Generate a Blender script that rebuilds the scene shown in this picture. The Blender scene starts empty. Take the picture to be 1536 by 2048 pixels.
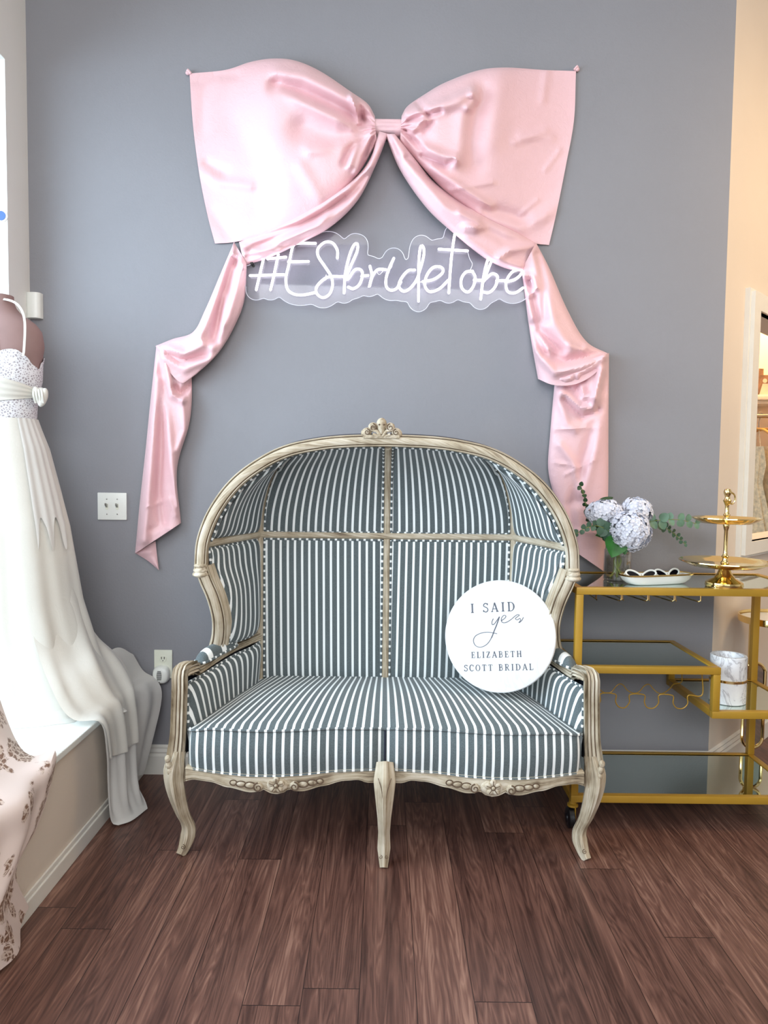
import bpy, bmesh, math, random
from mathutils import Vector as V, Matrix
random.seed(7)
S = bpy.context.scene
PI = math.pi
COL = S.collection
# ------------------------------------------------------------------ camera
F = 1430.0                                   # focal length in pixels of the 1536x2048 frame
CAM = V((0.0, -2.85, 1.235)); PITCH = math.radians(3.2); ROLL = 0.0118
_f = V((0, math.cos(PITCH), -math.sin(PITCH))); _u = V((0, math.sin(PITCH), math.cos(PITCH))); _x = V((1, 0, 0))
_r = (_x * math.cos(ROLL) + _u * math.sin(ROLL)); _t = (_u * math.cos(ROLL) - _x * math.sin(ROLL))
cd = bpy.data.cameras.new('camera'); cam = bpy.data.objects.new('camera', cd); COL.objects.link(cam)
cd.sensor_fit = 'VERTICAL'; cd.sensor_height = 24.0; cd.lens = 24.0 * F / 2048.0
cd.clip_start = 0.02; cd.clip_end = 60
m = Matrix((( _r.x, _t.x, -_f.x, CAM.x), (_r.y, _t.y, -_f.y, CAM.y), (_r.z, _t.z, -_f.z, CAM.z), (0, 0, 0, 1)))
cam.matrix_world = m
S.camera = cam
def ray(px, py):
    return _r * ((px - 768) / F) + _t * ((1024 - py) / F) + _f
def P(px, py, y):
    d = ray(px, py); return CAM + d * ((y - CAM.y) / d.y)
def PX(px, py, x):
    d = ray(px, py); return CAM + d * ((x - CAM.x) / d.x)
def PZ(px, py, z):
    d = ray(px, py); return CAM + d * ((z - CAM.z) / d.z)
CX = 1.33                                    # where the grey wall turns into the angled wall
def PA(px, py, off=0.0):                     # on the angled wall (plane y = x - CX), moved off towards the room
    d = ray(px, py); k = (CAM.x - CX - CAM.y - off * 1.41421) / (d.y - d.x); return CAM + d * k
# ------------------------------------------------------------------ light
S.view_settings.view_transform = 'Standard'
S.view_settings.look = 'None'
S.view_settings.exposure = 0.16
S.view_settings.gamma = 1.0
S.view_settings.use_curve_mapping = False
W = bpy.data.worlds.new('sky'); S.world = W; W.use_nodes = True
bg = W.node_tree.nodes['Background']; bg.inputs[0].default_value = (0.80, 0.90, 1.0, 1); bg.inputs[1].default_value = 1.6
def area(name, loc, target, sx, sy, power, color, spread=180):
    l = bpy.data.lights.new(name, 'AREA'); l.shape = 'RECTANGLE'; l.size = sx; l.size_y = sy; l.energy = power; l.color = color
    l.spread = math.radians(spread)
    o = bpy.data.objects.new(name, l); COL.objects.link(o); o.location = loc
    o.rotation_euler = (V(target) - V(loc)).to_track_quat('-Z', 'Y').to_euler(); return o
area('window_daylight', (-2.75, -1.75, 2.55), (0.3, -0.4, 0.9), 3.2, 3.4, 340, (0.66, 0.84, 1.0))
area('front_fill_light', (-0.3, -5.4, 2.75), (0, -0.2, 0.9), 4.5, 1.1, 105, (0.97, 0.98, 1.0))  # unseen fill lamp added behind the camera to brighten the front
area('ceiling_fill_light', (0.3, -2.6, 3.3), (0.3, -2.0, 0), 2.2, 1.6, 22, (1.0, 0.95, 0.88))  # added fill below the ceiling, no fixture seen there
area('closet_lamp', (2.3, 1.32, 2.5), (2.15, 1.30, 1.2), 0.3, 0.3, 22, (1.0, 0.62, 0.28))
area('side_room_lamp', (2.5, -0.75, 2.7), (1.9, 0.6, 0.9), 0.7, 0.7, 20, (1.0, 0.70, 0.40))
# ------------------------------------------------------------------ materials
def newmat(name):
    mt = bpy.data.materials.new(name); mt.use_nodes = True
    nt = mt.node_tree; b = nt.nodes['Principled BSDF']; return mt, nt, b
def lin(c):
    f = lambda v: v / 12.92 if v <= 0.04045 else ((v + 0.055) / 1.055) ** 2.4
    return (f(c[0] / 255), f(c[1] / 255), f(c[2] / 255), 1)
def N(nt, t, **k):
    n = nt.nodes.new(t)
    for a, v in k.items(): setattr(n, a, v)
    return n
def noise(nt, scale, detail=4, rough=0.55, vec=None, dist=0.0):
    n = N(nt, 'ShaderNodeTexNoise'); n.inputs['Scale'].default_value = scale; n.inputs['Detail'].default_value = detail
    n.inputs['Roughness'].default_value = rough; n.inputs['Distortion'].default_value = dist
    if vec: nt.links.new(vec, n.inputs['Vector'])
    return n
def coords(nt, sc=(1, 1, 1), which='Object'):
    tc = N(nt, 'ShaderNodeTexCoord'); mp = N(nt, 'ShaderNodeMapping'); mp.inputs['Scale'].default_value = sc
    nt.links.new(tc.outputs[which], mp.inputs['Vector']); return mp.outputs['Vector']
def ramp(nt, fac, stops):
    r = N(nt, 'ShaderNodeValToRGB'); e = r.color_ramp.elements
    while len(e) < len(stops): e.new(0.5)
    for el, (p, c) in zip(e, stops): el.position = p; el.color = c
    nt.links.new(fac, r.inputs[0]); return r.outputs[0]
def bump(nt, b, h, strength, dist=0.01):
    n = N(nt, 'ShaderNodeBump'); n.inputs['Strength'].default_value = strength; n.inputs['Distance'].default_value = dist
    nt.links.new(h, n.inputs['Height']); nt.links.new(n.outputs[0], b.inputs['Normal']); return n
def plain(name, c, rough=0.5, metal=0.0, var=0.06, scale=12, spec=0.5, bmp=0.0, bscale=200, coat=0.0, sheen=0.0):
    mt, nt, b = newmat(name); l = lin(c)
    v = coords(nt); n = noise(nt, scale, 4, 0.6, v)
    d = tuple(max(0, x * (1 - var)) for x in l[:3]) + (1,); h = tuple(min(1, x * (1 + var)) for x in l[:3]) + (1,)
    nt.links.new(ramp(nt, n.outputs['Fac'], [(0.3, d), (0.7, h)]), b.inputs['Base Color'])
    b.inputs['Roughness'].default_value = rough; b.inputs['Metallic'].default_value = metal
    b.inputs['Specular IOR Level'].default_value = spec; b.inputs['Coat Weight'].default_value = coat
    b.inputs['Sheen Weight'].default_value = sheen
    if bmp: bump(nt, b, noise(nt, bscale, 3, 0.6, v).outputs['Fac'], bmp, 0.002)
    return mt
def wallmat(name, c, bmp=0.35):
    return plain(name, c, 0.62, 0, 0.03, 1.5, 0.3, bmp, 110)
def satin(name, c, rough=0.36, bmp=0.25, sheen=0.3):
    mt, nt, b = newmat(name); l = lin(c); v = coords(nt)
    n = noise(nt, 5, 4, 0.6, v, 1.0)
    nt.links.new(ramp(nt, n.outputs['Fac'], [(0.3, tuple(x * 0.96 for x in l[:3]) + (1,)), (0.7, l)]), b.inputs['Base Color'])
    b.inputs['Roughness'].default_value = rough; b.inputs['Sheen Weight'].default_value = sheen; b.inputs['Sheen Roughness'].default_value = 0.4
    b.inputs['Specular IOR Level'].default_value = 0.4
    a = noise(nt, 26, 5, 0.7, v, 2.2)
    bump(nt, b, a.outputs['Fac'], bmp, 0.006)
    return mt
def glassy(name, tint, gloss=0.12):
    mt = bpy.data.materials.new(name); mt.use_nodes = True; nt = mt.node_tree; nt.nodes.clear()
    o = N(nt, 'ShaderNodeOutputMaterial'); mx = N(nt, 'ShaderNodeMixShader'); t = N(nt, 'ShaderNodeBsdfTransparent'); g = N(nt, 'ShaderNodeBsdfGlossy')
    t.inputs[0].default_value = tint; g.inputs['Roughness'].default_value = 0.03
    lw = N(nt, 'ShaderNodeLayerWeight'); lw.inputs[0].default_value = 0.35
    mr = N(nt, 'ShaderNodeMapRange'); mr.inputs['To Min'].default_value = gloss * 0.2; mr.inputs['To Max'].default_value = 0.75
    nt.links.new(lw.outputs['Facing'], mr.inputs[0]); nt.links.new(mr.outputs[0], mx.inputs[0])
    nt.links.new(t.outputs[0], mx.inputs[1]); nt.links.new(g.outputs[0], mx.inputs[2]); nt.links.new(mx.outputs[0], o.inputs[0]); return mt
def emit(name, c, s):
    mt, nt, b = newmat(name); b.inputs['Base Color'].default_value = c; b.inputs['Emission Color'].default_value = c; b.inputs['Emission Strength'].default_value = s; return mt
def striped(name, dark, light, period=0.0273, frac=0.32):
    mt, nt, b = newmat(name)
    uv = N(nt, 'ShaderNodeUVMap'); sp = N(nt, 'ShaderNodeSeparateXYZ'); nt.links.new(uv.outputs[0], sp.inputs[0])
    d = N(nt, 'ShaderNodeMath', operation='DIVIDE'); d.inputs[1].default_value = period; nt.links.new(sp.outputs[0], d.inputs[0])
    fr = N(nt, 'ShaderNodeMath', operation='FRACT'); nt.links.new(d.outputs[0], fr.inputs[0])
    v = coords(nt, (1, 1, 1)); n1 = noise(nt, 420, 2, 0.5, v); n2 = noise(nt, 6, 3, 0.5, v)
    l = lin(dark); r1 = ramp(nt, n1.outputs['Fac'], [(0.3, tuple(x * 0.75 for x in l[:3]) + (1,)), (0.7, tuple(x * 1.25 for x in l[:3]) + (1,))])
    r = ramp(nt, fr.outputs[0], [(0.0, (0, 0, 0, 1)), (0.5 - frac / 2 - 0.015, (0, 0, 0, 1)), (0.5 - frac / 2 + 0.015, (1, 1, 1, 1)), (0.5 + frac / 2 - 0.015, (1, 1, 1, 1)), (0.5 + frac / 2 + 0.015, (0, 0, 0, 1))])
    mx = N(nt, 'ShaderNodeMix', data_type='RGBA'); nt.links.new(r, mx.inputs['Factor']); nt.links.new(r1, mx.inputs[6]); mx.inputs[7].default_value = lin(light)
    nt.links.new(mx.outputs[2], b.inputs['Base Color']); b.inputs['Roughness'].default_value = 0.85; b.inputs['Specular IOR Level'].default_value = 0.2
    b.inputs['Sheen Weight'].default_value = 0.15
    bump(nt, b, n1.outputs['Fac'], 0.15, 0.001); return mt
def woodmat(name, stops, sc=(14, 14, 14), rough=0.6, scale=3.0, bmp=0.3):
    mt, nt, b = newmat(name); v = coords(nt, sc)
    n = noise(nt, scale, 6, 0.7, v, 1.2); n2 = noise(nt, scale * 9, 3, 0.7, v)
    mth = N(nt, 'ShaderNodeMath', operation='MULTIPLY_ADD'); mth.inputs[1].default_value = 0.35
    nt.links.new(n2.outputs['Fac'], mth.inputs[0]); nt.links.new(n.outputs['Fac'], mth.inputs[2])
    nt.links.new(ramp(nt, mth.outputs[0], stops), b.inputs['Base Color']); b.inputs['Roughness'].default_value = rough
    b.inputs['Specular IOR Level'].default_value = 0.3
    bump(nt, b, n2.outputs['Fac'], bmp, 0.002); return mt
def oakmat(name, which, sc):
    mt, nt, b = newmat(name); v = coords(nt, sc, which); n = noise(nt, 1.0, 5, 0.7, v, 0.8)
    w = coords(nt, (9, 9, 9)); n2 = noise(nt, 1.0, 3, 0.6, w)
    q = N(nt, 'ShaderNodeMath', operation='MULTIPLY_ADD'); q.inputs[1].default_value = 0.55; nt.links.new(n2.outputs['Fac'], q.inputs[0]); nt.links.new(n.outputs['Fac'], q.inputs[2])
    nt.links.new(ramp(nt, q.outputs[0], [(0.50, lin((88, 74, 60))), (0.62, lin((142, 126, 104))), (0.75, lin((178, 164, 140))), (0.94, lin((208, 198, 180)))]), b.inputs['Base Color'])
    b.inputs['Roughness'].default_value = 0.6; b.inputs['Specular IOR Level'].default_value = 0.3; bump(nt, b, n.outputs['Fac'], 0.25, 0.002); return mt
def floormat():
    mt, nt, b = newmat('floor_planks')
    tc = N(nt, 'ShaderNodeTexCoord')
    sp = N(nt, 'ShaderNodeSeparateXYZ'); nt.links.new(tc.outputs['Object'], sp.inputs[0])
    def mm(op, a, b_=None):
        q = N(nt, 'ShaderNodeMath', operation=op)
        for k_, w in enumerate((a, b_)):
            if w is None: continue
            if hasattr(w, 'links'): nt.links.new(w, q.inputs[k_])
            else: q.inputs[k_].default_value = w
        return q.outputs[0]
    px_ = mm('DIVIDE', mm('ADD', sp.outputs[0], 10.035), 0.135); row = mm('FLOOR', px_); fx = mm('FRACT', px_)
    wn = N(nt, 'ShaderNodeTexWhiteNoise', noise_dimensions='1D'); nt.links.new(row, wn.inputs['W'])
    py_ = mm('ADD', mm('DIVIDE', mm('ADD', sp.outputs[1], 20.0), 1.22), wn.outputs['Value']); col = mm('FLOOR', py_); fy = mm('FRACT', py_)
    w2 = N(nt, 'ShaderNodeTexWhiteNoise', noise_dimensions='2D'); cb2 = N(nt, 'ShaderNodeCombineXYZ'); nt.links.new(row, cb2.inputs[0]); nt.links.new(col, cb2.inputs[1]); nt.links.new(cb2.outputs[0], w2.inputs['Vector'])
    gap = mm('MAXIMUM', mm('LESS_THAN', mm('MINIMUM', fx, mm('SUBTRACT', 1.0, fx)), 0.006), mm('LESS_THAN', mm('MINIMUM', fy, mm('SUBTRACT', 1.0, fy)), 0.0009))
    class br: outputs = {'Color': w2.outputs['Color'], 'Fac': gap, 'Value': w2.outputs['Value']}
    # each plank gets its own grain
    off = N(nt, 'ShaderNodeVectorMath', operation='SCALE'); off.inputs['Scale'].default_value = 13.0; nt.links.new(br.outputs['Color'], off.inputs[0])
    ad = N(nt, 'ShaderNodeVectorMath', operation='ADD'); nt.links.new(tc.outputs['Object'], ad.inputs[0]); nt.links.new(off.outputs[0], ad.inputs[1])
    mp = N(nt, 'ShaderNodeMapping'); mp.inputs['Scale'].default_value = (11, 0.85, 1); nt.links.new(ad.outputs[0], mp.inputs['Vector'])
    g1 = noise(nt, 1.5, 3, 0.5, mp.outputs[0], 0.6)
    wv = N(nt, 'ShaderNodeMath', operation='MULTIPLY'); wv.inputs[1].default_value = 13.0; nt.links.new(g1.outputs['Fac'], wv.inputs[0])
    pp = N(nt, 'ShaderNodeMath', operation='PINGPONG'); pp.inputs[1].default_value = 0.5; nt.links.new(wv.outputs[0], pp.inputs[0])
    mp2 = N(nt, 'ShaderNodeMapping'); mp2.inputs['Scale'].default_value = (110, 2.5, 1); nt.links.new(ad.outputs[0], mp2.inputs['Vector'])
    g2 = noise(nt, 1.0, 5, 0.7, mp2.outputs[0])
    mp3 = N(nt, 'ShaderNodeMapping'); mp3.inputs['Scale'].default_value = (22, 0.9, 1); nt.links.new(ad.outputs[0], mp3.inputs['Vector'])
    g3 = noise(nt, 1.0, 4, 0.6, mp3.outputs[0], 0.3)
    def mad(a, k, c):
        q = N(nt, 'ShaderNodeMath', operation='MULTIPLY_ADD'); q.inputs[1].default_value = k; nt.links.new(a, q.inputs[0])
        if hasattr(c, 'links'): nt.links.new(c, q.inputs[2])
        else: q.inputs[2].default_value = c
        return q.outputs[0]
    s = mad(pp.outputs[0], 0.26, -0.06); s = mad(g2.outputs['Fac'], 0.42, s); s = mad(g3.outputs['Fac'], 0.56, s); s = mad(br.outputs['Value'], 0.08, s)
    c = ramp(nt, s, [(0.26, lin((40, 24, 21))), (0.44, lin((78, 52, 45))), (0.60, lin((110, 77, 66))), (0.78, lin((156, 119, 102)))])
    mx = N(nt, 'ShaderNodeMix', data_type='RGBA'); nt.links.new(br.outputs['Fac'], mx.inputs['Factor']); nt.links.new(c, mx.inputs[6]); mx.inputs[7].default_value = lin((28, 16, 15))
    nt.links.new(mx.outputs[2], b.inputs['Base Color']); b.inputs['Roughness'].default_value = 0.34; b.inputs['Specular IOR Level'].default_value = 0.45
    nt.links.new(ramp(nt, g2.outputs['Fac'], [(0.2, (0.30,) * 3 + (1,)), (0.8, (0.46,) * 3 + (1,))]), b.inputs['Roughness'])
    bump(nt, b, g2.outputs['Fac'], 0.10, 0.002); return mt
def marble(name, scale=7, rough=0.25, vein=0.5, k=1.0):
    mt, nt, b = newmat(name); v = coords(nt, (1, 1, 1.0)); n = noise(nt, scale, 6, 0.62, v, 1.6)
    g = 1 - vein; lin = lambda c: tuple(x * k for x in globals()['lin'](c)[:3]) + (1,)
    nt.links.new(ramp(nt, n.outputs['Fac'], [(0.35, lin((238, 240, 240))), (0.48, lin((232, 234, 236))), (0.515, (g * 0.86, g * 0.85, g * 0.88, 1)), (0.55, lin((234, 235, 236))), (0.8, lin((242, 243, 243)))]), b.inputs['Base Color'])
    b.inputs['Roughness'].default_value = rough; return mt
def floral():
    mt, nt, b = newmat('rose_print'); uv = N(nt, 'ShaderNodeUVMap')
    def warp(amp, sc):
        ns = noise(nt, sc, 4, 0.6, uv.outputs[0]); va = N(nt, 'ShaderNodeVectorMath', operation='MULTIPLY_ADD'); va.inputs[1].default_value = (amp,) * 3; va.inputs[2].default_value = (-amp / 2,) * 3
        nt.links.new(ns.outputs['Color'], va.inputs[0]); ad = N(nt, 'ShaderNodeVectorMath', operation='ADD'); nt.links.new(uv.outputs[0], ad.inputs[0]); nt.links.new(va.outputs[0], ad.inputs[1]); return ad.outputs[0]
    def vor(sc, vec, feat='F1', rnd=0.8):
        v_ = N(nt, 'ShaderNodeTexVoronoi', feature=feat); v_.inputs['Scale'].default_value = sc; v_.inputs['Randomness'].default_value = rnd; nt.links.new(vec, v_.inputs['Vector']); return v_.outputs['Distance']
    K, Wt = (0, 0, 0, 1), (1, 1, 1, 1)
    rose = ramp(nt, vor(6.6, warp(.075, 26)), [(0.42, Wt), (0.46, K)])
    mpl = N(nt, 'ShaderNodeMapping'); mpl.inputs['Scale'].default_value = (1, 0.5, 1); mpl.inputs['Rotation'].default_value = (0, 0, 0.6); nt.links.new(warp(.03, 12), mpl.inputs['Vector'])
    leafm = ramp(nt, vor(17, mpl.outputs[0], 'F1', 1.0), [(0.30, Wt), (0.34, K)])
    petl = ramp(nt, vor(42, warp(.05, 20), 'DISTANCE_TO_EDGE', 1.0), [(0.05, Wt), (0.16, K)])
    n3 = noise(nt, 120, 4, 0.7, uv.outputs[0])
    tone = ramp(nt, n3.outputs['Fac'], [(0.35, lin((104, 76, 62))), (0.65, lin((158, 126, 106)))])
    inner = N(nt, 'ShaderNodeMix', data_type='RGBA'); nt.links.new(petl, inner.inputs['Factor']); nt.links.new(tone, inner.inputs[6]); inner.inputs[7].default_value = lin((218, 200, 188))
    mxx = N(nt, 'ShaderNodeMath', operation='MAXIMUM'); nt.links.new(rose, mxx.inputs[0]); nt.links.new(leafm, mxx.inputs[1])
    mx = N(nt, 'ShaderNodeMix', data_type='RGBA'); nt.links.new(mxx.outputs[0], mx.inputs['Factor']); mx.inputs[6].default_value = lin((234, 218, 211)); nt.links.new(inner.outputs[2], mx.inputs[7])
    nt.links.new(mx.outputs[2], b.inputs['Base Color']); b.inputs['Roughness'].default_value = 0.5; return mt
def lace():
    mt, nt, b = newmat('lace'); v = coords(nt)
    vo = N(nt, 'ShaderNodeTexVoronoi', feature='DISTANCE_TO_EDGE'); vo.inputs['Scale'].default_value = 120; nt.links.new(v, vo.inputs['Vector'])
    nt.links.new(ramp(nt, vo.outputs['Distance'], [(0.12, lin((232, 232, 236))), (0.26, lin((166, 160, 166)))]), b.inputs['Base Color'])
    bump(nt, b, vo.outputs['Distance'], -0.6, 0.004); b.inputs['Roughness'].default_value = 0.7; return mt

M = dict(
    grey=wallmat('grey_wall_paint', (140, 140, 145)), cream=wallmat('cream_wall_paint', (226, 214, 200), 0.2), white=wallmat('white_wall_paint', (236, 236, 232), 0.15),
    trim=plain('white_trim_paint', (232, 230, 222), 0.35, var=0.02), warmwall=wallmat('warm_wall_paint', (232, 216, 196), 0.1),
    floor=floormat(), ceil=wallmat('ceiling_paint', (235, 233, 228), 0.1),
    pink=satin('pink_satin', (236, 195, 200), 0.40, 0.35, 0.2), ivory=satin('ivory_satin', (216, 213, 204), 0.42, 0.12), chiffon=satin('ivory_chiffon', (214, 212, 207), 0.6, 0.1),
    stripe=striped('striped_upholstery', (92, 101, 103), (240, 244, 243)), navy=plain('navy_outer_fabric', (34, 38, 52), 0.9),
    oak=oakmat('whitewashed_oak', 'UV', (5, 150, 1)), oakc=oakmat('carved_whitewashed_oak', 'Object', (40, 40, 40)),
    oakdark=plain('painted_carving_shade', (96, 76, 58), 0.8),  # shade of grooves and carved outlines, put into the colour
    gold=plain('brushed_gold_tube', (178, 138, 46), 0.36, 0.15, 0.04), brass=plain('polished_brass', (240, 214, 150), 0.09, 1.0, 0.05),
    mirror=plain('mirrored_glass', (214, 226, 219), 0.03, 1.0, 0.01), marble=marble('white_marble', 9, 0.3, 0.45), signface=marble('white_washed_board', 6, 0.55, 0.20, 0.93),
    signedge=plain('board_edge', (216, 210, 200), 0.6), ink=plain('grey_lettering', (84, 88, 98), 0.6),
    glass=glassy('clear_glass', (0.985, 0.992, 0.988, 1)), acrylic=glassy('clear_acrylic', (0.965, 0.965, 0.985, 1), 0.02), pane=glassy('window_glass', (1, 1, 1, 1), 0.1),
    acryledge=plain('polished_acrylic_edge', (226, 228, 238), 0.2), water=glassy('water', (0.98, 0.99, 0.975, 1), 0.1),
    neon=emit('neon_tube', (0.95, 0.90, 1.0, 1), 4.0), wire=plain('clear_wire', (225, 225, 232), 0.3), black=plain('black_rubber', (20, 20, 24), 0.35), dark=plain('dark_slot', (30, 28, 26), 0.6),
    plastic=plain('white_plastic', (236, 238, 232), 0.3, var=0.02), almond=plain('almond_plastic', (228, 230, 214), 0.3, var=0.02), steel=plain('steel', (170, 170, 165), 0.25, 1.0),
    porcelain=plain('porcelain', (240, 240, 236), 0.18, var=0.02), lens=plain('dark_lens', (14, 14, 22), 0.08), leafd=plain('dark_green_leaf', (38, 66, 34), 0.5, var=0.3, scale=40),
    leafb=plain('fresh_green_leaf', (34, 104, 30), 0.45, var=0.35, scale=30), euca=plain('eucalyptus_leaf', (104, 138, 116), 0.55, var=0.2, scale=30), eucad=plain('eucalyptus_leaf_deep', (72, 104, 84), 0.55, var=0.25, scale=30),
    stem=plain('green_stem', (126, 140, 70), 0.5, var=0.2), petal=plain('pale_blue_petal', (226, 229, 240), 0.6, var=0.06, scale=60),
    skin=plain('dress_form_fabric', (150, 122, 118), 0.75, var=0.05), lace=lace(), floral=floral(), sticker=plain('blue_sticker', (30, 84, 160), 0.3),
    hanger=plain('wooden_hanger', (206, 150, 70), 0.4), gown=plain('champagne_gown', (226, 206, 168), 0.6, var=0.25, scale=45, bmp=0.6, bscale=70), gownb=plain('blush_gown', (210, 190, 180), 0.6, var=0.1), photo=plain('sepia_photo_print', (120, 92, 74), 0.5, var=0.65, scale=22), strip=plain('brown_threshold', (112, 84, 62), 0.4))
# ------------------------------------------------------------------ mesh helpers
ORG = {}
def cr(pts, n, closed=False):
    """smooth curve through points, n samples evenly spaced along its length"""
    pts = [V(p) for p in pts]
    if len(pts) == 2: return [pts[0].lerp(pts[1], i / (n - 1)) for i in range(n)]
    d = []; L = len(pts); segs = L if closed else L - 1
    for i in range(segs):
        if closed: a, b, c, e = pts[(i - 1) % L], pts[i], pts[(i + 1) % L], pts[(i + 2) % L]
        else:
            b, c = pts[i], pts[i + 1]; a = pts[i - 1] if i else b * 2 - c; e = pts[i + 2] if i + 2 < L else c * 2 - b
        for k in range(12):
            t = k / 12; t2 = t * t; t3 = t2 * t
            d.append((b * 2 + (c - a) * t + (a * 2 - b * 5 + c * 4 - e) * t2 + (b * 3 - a - c * 3 + e) * t3) * 0.5)
    d.append(pts[0] if closed else pts[-1])
    acc = [0.0]
    for i in range(1, len(d)): acc.append(acc[-1] + (d[i] - d[i - 1]).length)
    T = acc[-1]; out = []; j = 0
    for i in range(n):
        s = T * i / (n if closed else n - 1)
        while j < len(acc) - 2 and acc[j + 1] < s: j += 1
        k = (s - acc[j]) / max(1e-9, acc[j + 1] - acc[j]); out.append(d[j].lerp(d[j + 1], min(1, k)))
    return out
def lerpl(vals, t):
    x = t * (len(vals) - 1); i = min(int(x), len(vals) - 2); return vals[i] + (vals[i + 1] - vals[i]) * (x - i)
class MB:
    def __init__(s): s.v = []; s.f = []; s.uv = []; s.mi = []
    def add(s, vs, fs, uvs=None, mi=0):
        o = len(s.v); s.v += [V(p) for p in vs]
        for f in fs:
            s.f.append([o + i for i in f]); s.uv.append([uvs[i] for i in f] if uvs else None); s.mi.append(mi)
        return s
    def box(s, a, b, bev=0.0, mi=0):
        x0, y0, z0 = [min(p, q) for p, q in zip(a, b)]; x1, y1, z1 = [max(p, q) for p, q in zip(a, b)]
        if bev <= 0:
            vs = [(x, y, z) for z in (z0, z1) for y in (y0, y1) for x in (x0, x1)]
            return s.add(vs, [(0, 2, 3, 1), (4, 5, 7, 6), (0, 1, 5, 4), (2, 6, 7, 3), (0, 4, 6, 2), (1, 3, 7, 5)], None, mi)
        bm = bmesh.new(); bmesh.ops.create_cube(bm, size=1)
        for v in bm.verts: v.co = V(((x0 + x1) / 2 + v.co.x * (x1 - x0), (y0 + y1) / 2 + v.co.y * (y1 - y0), (z0 + z1) / 2 + v.co.z * (z1 - z0)))
        bmesh.ops.bevel(bm, geom=bm.edges[:], offset=bev, segments=2, affect='EDGES', profile=0.6)
        bm.verts.index_update(); s.add([v.co.copy() for v in bm.verts], [[v.index for v in f.verts] for f in bm.faces], None, mi); bm.free(); return s
    def grid(s, fn, nu, nv, uvf=None, closed=False, mi=0):
        vs = []; uvs = []
        for j in range(nv + 1):
            for i in range(nu + (0 if closed else 1)):
                u, v = i / nu, j / nv; vs.append(fn(u, v)); uvs.append(uvf(u, v) if uvf else (u, v))
        w = nu if closed else nu + 1; fs = []
        for j in range(nv):
            for i in range(nu):
                a = j * w + i; b = j * w + (i + 1) % w; fs.append((a, b, b + w, a + w))
        return s.add(vs, fs, uvs, mi)
    def sweep(s, path, prof, ref=(0, -1, 0), scale=None, cap=True, closed=False, pmi=None, mi=0):
        """profile (a, b): a along side = tangent x ref, b along the local ref"""
        n = len(path); k = len(prof); vs = []; uvs = []; L = 0.0
        for i, p in enumerate(path):
            if closed: t = path[(i + 1) % n] - path[i - 1]
            else: t = path[min(i + 1, n - 1)] - path[max(i - 1, 0)]
            t = t.normalized(); r = V(ref(i / max(1, n - 1)) if callable(ref) else ref); side = t.cross(r)
            if side.length < 1e-4: side = t.cross(V((0.3, 0.5, 0.8)))
            side.normalize(); up = side.cross(t).normalized()
            if i: L += (p - path[i - 1]).length
            sc = scale(i / max(1, n - 1)) if scale else 1.0
            sa, sb = sc if isinstance(sc, tuple) else (sc, sc)
            for a, b in prof: vs.append(p + side * a * sa + up * b * sb); uvs.append((L, len(uvs) % k / k * 0.16 + 0.3 * p.x))
        fs = []; o0 = len(s.f)
        for i in range(n if closed else n - 1):
            for j in range(k):
                a = i * k + j; b = i * k + (j + 1) % k; c = ((i + 1) % n) * k
                fs.append((a, b, c + (j + 1) % k, c + j))
        if cap and not closed: fs += [tuple(range(k))[::-1], tuple((n - 1) * k + j for j in range(k))]
        s.add(vs, fs, uvs, mi)
        if pmi:
            for q in range(len(fs)): s.mi[o0 + q] = pmi[q % k] if q < (n if closed else n - 1) * k else mi
        return s
    def tube(s, path, r, seg=8, closed=False, mi=0):
        prof = [(math.cos(2 * PI * j / seg), math.sin(2 * PI * j / seg)) for j in range(seg)]
        sc = (lambda t: lerpl(r, t)) if isinstance(r, (list, tuple)) else (lambda t: r)
        # parallel frame
        n = len(path); vs = []; uvs = []; up = None; L = 0
        for i, p in enumerate(path):
            t = ((path[(i + 1) % n] - path[i - 1]) if closed else (path[min(i + 1, n - 1)] - path[max(i - 1, 0)])).normalized()
            if up is None: up = t.orthogonal().normalized()
            up = (up - t * up.dot(t)).normalized(); sd = t.cross(up)
            if i: L += (p - path[i - 1]).length
            q = sc(i / max(1, n - 1))
            for a, b in prof: vs.append(p + sd * a * q + up * b * q); uvs.append((L, 0))
        fs = []
        for i in range(n if closed else n - 1):
            for j in range(seg):
                c = ((i + 1) % n) * seg; fs.append((i * seg + j, i * seg + (j + 1) % seg, c + (j + 1) % seg, c + j))
        if not closed: fs += [tuple(range(seg))[::-1], tuple((n - 1) * seg + j for j in range(seg))]
        return s.add(vs, fs, uvs, mi)
    def lathe(s, prof, c, seg=40, axis=None, ex=1.0, mi=0):
        """prof [(r, h)] around a vertical axis through c"""
        c = V(c); k = len(prof); vs = []
        R = axis.to_matrix().to_3x3() if hasattr(axis, 'to_matrix') else (axis if axis is not None else Matrix.Identity(3))
        for r, h in prof:
            for j in range(seg):
                a = 2 * PI * j / seg; vs.append(c + R @ V((r * math.cos(a) * ex, r * math.sin(a), h)))
        fs = []
        for i in range(k - 1):
            for j in range(seg): fs.append((i * seg + j, i * seg + (j + 1) % seg, (i + 1) * seg + (j + 1) % seg, (i + 1) * seg + j))
        return s.add(vs, fs, None, mi)
    def ball(s, c, r, seg=14, rings=9, rot=None, mi=0):
        c = V(c); r = (r, r, r) if not isinstance(r, (tuple, list)) else r; vs = []; fs = []
        for i in range(rings + 1):
            a = PI * i / rings
            for j in range(seg):
                b = 2 * PI * j / seg; p = V((r[0] * math.sin(a) * math.cos(b), r[1] * math.sin(a) * math.sin(b), r[2] * math.cos(a)))
                if rot is not None: p = rot @ p
                vs.append(c + p)
        for i in range(rings):
            for j in range(seg): fs.append((i * seg + j, (i + 1) * seg + j, (i + 1) * seg + (j + 1) % seg, i * seg + (j + 1) % seg))
        return s.add(vs, fs, None, mi)
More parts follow.
